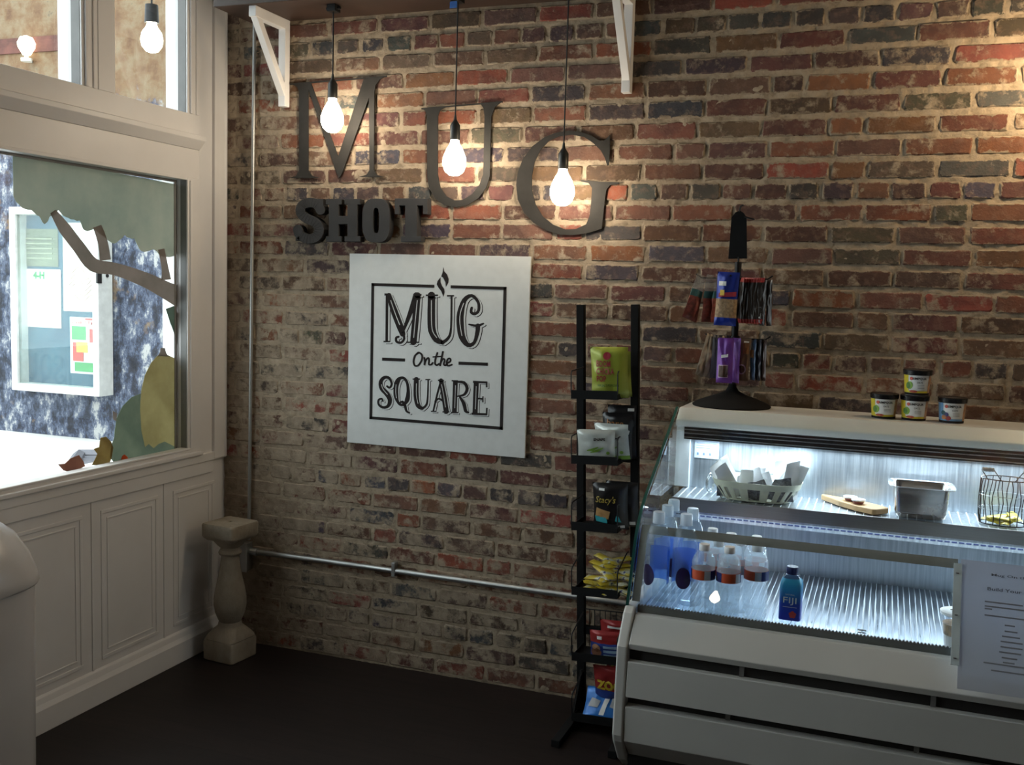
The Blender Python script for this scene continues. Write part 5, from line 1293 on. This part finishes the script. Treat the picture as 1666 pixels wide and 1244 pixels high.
# tray 6: bottom
for j, (dx, dy, z_, tilt, lab) in enumerate(((.045, -.155, .100, .10, 'red and blue animal cracker bag, upper one at the rack bottom'), (.018, -.205, .050, .22, 'red and blue animal cracker bag, lower one at the rack bottom'))):
    t_ = newbag('snack_bag', lab); o, fn = bagmesh(.125, .150, .035, [REDF, DBL], [(.40, 1), (1, 0)], parent=t_, sd=30+j)
    txt_on(t_, fn, [('ZOO', -.050, .062, .095, .038, .06)], mat('zoo_yellow', (.60, .42, .03), .5)); place(t_, mid+dx, dy, TZ[5]+z_, 0, tilt)
t_ = newbag('snack_bag', 'bright blue bag with white stripes leaning at the front of the rack bottom'); o, fn = bagmesh(.145, .120, .030, [BLF], [(1, 0)], parent=t_, sd=33, wr=.007)
quad_on(t_, fn, [(-.012, .01), (.006, .01), (.030, .118), (.014, .118)], WINK, 'white_stripe'); quad_on(t_, fn, [(-.055, .040), (-.020, .036), (-.012, .062), (-.045, .072)], mat('grey_print', (.45, .46, .48), .5), 'pale_picture'); quad_on(t_, fn, [(.024, .040), (.060, .036), (.060, .090), (.030, .090)], mat('grey_print', (.45, .46, .48), .5), 'pale_picture')
place(t_, mid-.004, -.268, TZ[5]+.012, .03, -.80)
# ------------------------------------------------------------------ candy stand on the canopy
cs = thing('candy_stand', 'black countertop display stand with arms and sign plate on the case', 'display stand', (2.150, -.165, TOPZ))
SX, SY = 2.150, -.165
MB().lathe([(.128, 0), (.130, .004), (.120, .012), (.085, .026), (.045, .040), (.022, .052), (.014, .065), (.012, .075)], (SX, SY, TOPZ), 40).build('base', BLKM, cs, smooth=50)
MB().tube([(SX, SY, TOPZ+.07), (SX, SY, 1.655)], .0115, 16).build('pole', BLK, cs, smooth=True)
b = MB(); b.prism([(-.030, 1.665), (.031, 1.667), (.023, 1.80), (.014, 1.815), (0, 1.824), (-.014, 1.818), (-.026, 1.800)], lambda u, v, d: (SX+u-.003, d, v), SY-.002, SY+.002); b.build('sign_plate', BLKM, cs)
b = MB(); b.tube([(SX, SY, 1.652), (SX, SY, 1.672)], .003, 8); b.tube([(SX-.005, SY, 1.82), (SX-.001, SY, 1.838), (SX+.008, SY, 1.842)], .003, 6); b.tube([(SX+.012, SY, 1.803), (SX+.045, SY-.004, 1.795)], .003, 6); b.build('plate_hook', BLK, cs)
for z, xl, xr2 in ((1.600, -.135, .115), (1.402, -.095, .118)):
    for (x0, x1, y1) in ((0, xl, -.012), (0, xr2, -.012)):
        b = MB(); s_ = 1 if x1 > 0 else -1; b.tube([(SX+x0, SY-.010, z), (SX+x1*.86, SY+y1, z), (SX+x1, SY+y1, z+.012)], .0028, 6); b.build('hook_arm', BLK, cs)
    b = MB(); b.tube([(SX, SY, z), (SX-.012, SY-.06, z), (SX-.013, SY-.07, z+.01)], .0028, 6); b.build('hook_arm', BLK, cs)
    b = MB(); b.lathe([(.016, -.008), (.017, 0), (.016, .008)], (SX, SY, z), 14); b.build('collar', BLK, cs)
def hang(t_, x, y, z, h, rz, roll=0, tilt=0):
    t_.matrix_world = Matrix.Translation((x, y, z)) @ Matrix.Rotation(rz, 4, 'Z') @ Matrix.Rotation(roll, 4, 'Y') @ Matrix.Rotation(tilt, 4, 'X') @ Matrix.Translation((0, 0, -h))
BLUE2 = foil('royal_blue_bag', (.012, .03, .26)); NUT = mat('mixed_nuts', (.30, .19, .10), .6, 0, .45, 110)
t_ = newbag('snack_bag', 'royal blue bag of nuts hanging from the upper front arm of the stand')
o, fn = bagmesh(.072, .175, .026, [BLUE2, NUT], [(.14, 0), (.52, 1), (1, 0)], parent=t_, sd=40)
quad_on(t_, fn, [(-.026, .092), (.030, .097), (.030, .112), (-.026, .106)], MAGT, 'red_band', 5); quad_on(t_, fn, [(-.022, .098), (-.008, .098), (-.008, .116), (-.022, .116)], YEL, 'yellow_mark', 2); quad_on(t_, fn, [(-.028, .130), (-.004, .130), (-.004, .144), (-.028, .144)], WINK, 'price_tag', 2)
hang(t_, SX-.020, SY-.062, 1.620, .175, .05, .03)
CLB = clear('clear_candy_film', (.85, .85, .85), .25, (.5, .5, .5), .12, 1.4, .4); GUM = mat('red_gummies', (.22, .05, .035), .5, 0, .5, 90); TEAL = mat('teal_band', (.03, .10, .10), .5)
for i, (dx, roll, rz) in enumerate(((-.118, .30, .9), (-.088, .03, 1.1), (-.058, .05, 1.15))):
    t_ = newbag('candy_bag', ['clear bag of red candy tilted out at the end of the upper left arm', 'clear bag of red candy in the middle of the upper left arm', 'clear bag of red candy next to the blue nut bag'][i])
    bagmesh(.068, .158, .026, [GUM, TEAL, CLB], [(.52, 0), (.64, 1), (1, 2)], parent=t_, sd=50+i, taper=.4); hang(t_, SX+dx, SY-.012, 1.603, .150, rz, roll)
DPK = foil('dark_candy_packet', (.045, .035, .03)); RDT = mat('red_speckled_header', (.38, .03, .025), .5, 0, .6, 160)
for i in range(9):
    u = i/8; t_ = newbag('candy_packet', ORD[i]+' dark candy packet with red header counted from the pole on the upper arm' if i < 8 else 'dark candy packet with red header and upright white lettering, front of the upper right arm', 'dark packets on the upper right arm' if i < 8 else None)
    o, fn = bagmesh(.042, .150, .010, [RDT, DPK], [(.10, 0), (.88, 1), (1, 0)], parent=t_, sd=60+i)
    if i == 8:
        b = MB(); put_text(b, 'KING', lambda a, c: fn(.012-c, .018+a), 0, 0, w=.036, h=.011, bold=.02); b.build('lettering', WINK, t_); quad_on(t_, fn, [(-.016, .002), (.008, .002), (.008, .013), (-.016, .013)], WINK, 'price_tag', 2)
    hang(t_, SX+.016+.055*u, SY-.014, 1.604, .150, -1.05+.75*u, .06-.10*u)
for i, dx in enumerate((.088, .106)):
    t_ = newbag('candy_packet', ['narrow black packet near the tip of the upper right arm', 'narrow black packet at the very tip of the upper right arm'][i]); bagmesh(.034, .150, .010, [DPK, WINK], [(1, 0)], parent=t_, sd=80+i); hang(t_, SX+dx, SY-.014, 1.598, .150, -.9, -.05*i)
CRM = foil('cream_packet', (.42, .36, .28), .5); GRB = foil('grey_blue_packet', (.16, .17, .20), .5)
for i, (dx, roll, m_, lab) in enumerate(((-.078, .36, CRM, 'cream packet swung furthest out on the lower left arm'), (-.066, .20, CRM, 'second cream packet on the lower left arm'), (-.056, .06, GRB, 'grey packet on the lower left arm behind the cream ones'), (-.044, -.02, GRB, 'grey packet nearest the pole side of the lower left arm'), (-.026, .0, CRM, 'cream packet just beside the purple pouch'))):
    t_ = newbag('candy_packet', lab); bagmesh(.040, .145, .014, [m_], [(1, 0)], parent=t_, sd=90+i, wr=.008); hang(t_, SX+dx, SY-.012, 1.404, .138, 1.0, roll)
PUR = foil('purple_pouch', (.16, .045, .30), .4); PLM = mat('pale_outline', (.50, .36, .48), .5)
for i, (dx, dy, rz, lab) in enumerate(((.012, -.035, -.9, 'purple pouch turned edge-on behind the front purple pouch'), (-.018, -.068, .06, 'purple pouch with brown treat picture on the lower front arm'))):
    t_ = newbag('candy_pouch', lab); o, fn = bagmesh(.053, .148, .016, [PUR], [(1, 0)], parent=t_, sd=100+i)
    if i:
        quad_on(t_, fn, [(-.020, .018), (.012, .018), (.012, .060), (-.020, .060)], PLM, 'pale_frame', 4); fn2 = lambda x, z: fn(x, z, .004)
        quad_on(t_, fn2, [(-.018, .020), (.010, .020), (.010, .057), (-.018, .057)], mat('chocolate_print', (.07, .035, .025), .6, 0, .4, 60), 'treat_picture', 4); quad_on(t_, fn, [(-.012, .082), (.010, .086), (.010, .096), (-.012, .092)], WINK, 'price_tag', 2)
    hang(t_, SX+dx, SY+dy, 1.405, .148, rz, 0)
TAN = foil('tan_pouch', (.20, .12, .07), .45)
t_ = newbag('candy_pouch', 'tan pouch with round chocolate picture on the lower right arm'); o, fn = bagmesh(.046, .140, .016, [TAN], [(1, 0)], parent=t_, sd=110)
disc_on(t_, fn, -.001, .038, .017, PLM, 'round_frame', .9); fn2 = lambda x, z: fn(x, z, .004); disc_on(t_, fn2, -.001, .038, .013, mat('chocolate_print', (.07, .035, .025), .6, 0, .4, 60), 'treat_picture', .9)
quad_on(t_, fn, [(-.001, .090), (.019, .090), (.019, .125), (-.001, .125)], mat('orange_panel', (.30, .13, .05), .5), 'orange_panel', 3); quad_on(t_, fn2, [(.002, .127), (.018, .127), (.018, .132), (.002, .132)], WINK, 'price_tag', 2)
hang(t_, SX+.036, SY-.022, 1.404, .140, -.12, .03)
MIXP = [foil('blue_orange_packet', (.05, .09, .16)), foil('dark_speckled_packet', (.03, .03, .04)), foil('brown_edge_packet', (.06, .035, .03))]
for i, dx in enumerate((.066, .082, .098)):
    t_ = newbag('candy_packet', ['narrow blue and orange packet next to the tan pouch', 'narrow dark speckled packet on the lower right arm', 'narrow brown packet at the tip of the lower right arm'][i]); o, fn = bagmesh(.036, .135, .011, [MIXP[i]], [(1, 0)], parent=t_, sd=120+i)
    if i == 0: quad_on(t_, fn, [(-.014, .075), (.014, .075), (.014, .1), (-.014, .1)], mat('orange_panel', (.30, .13, .05), .5), 'orange_panel', 2)
    hang(t_, SX+dx, SY-.014, 1.402, .135, -1.0, -.03*i)
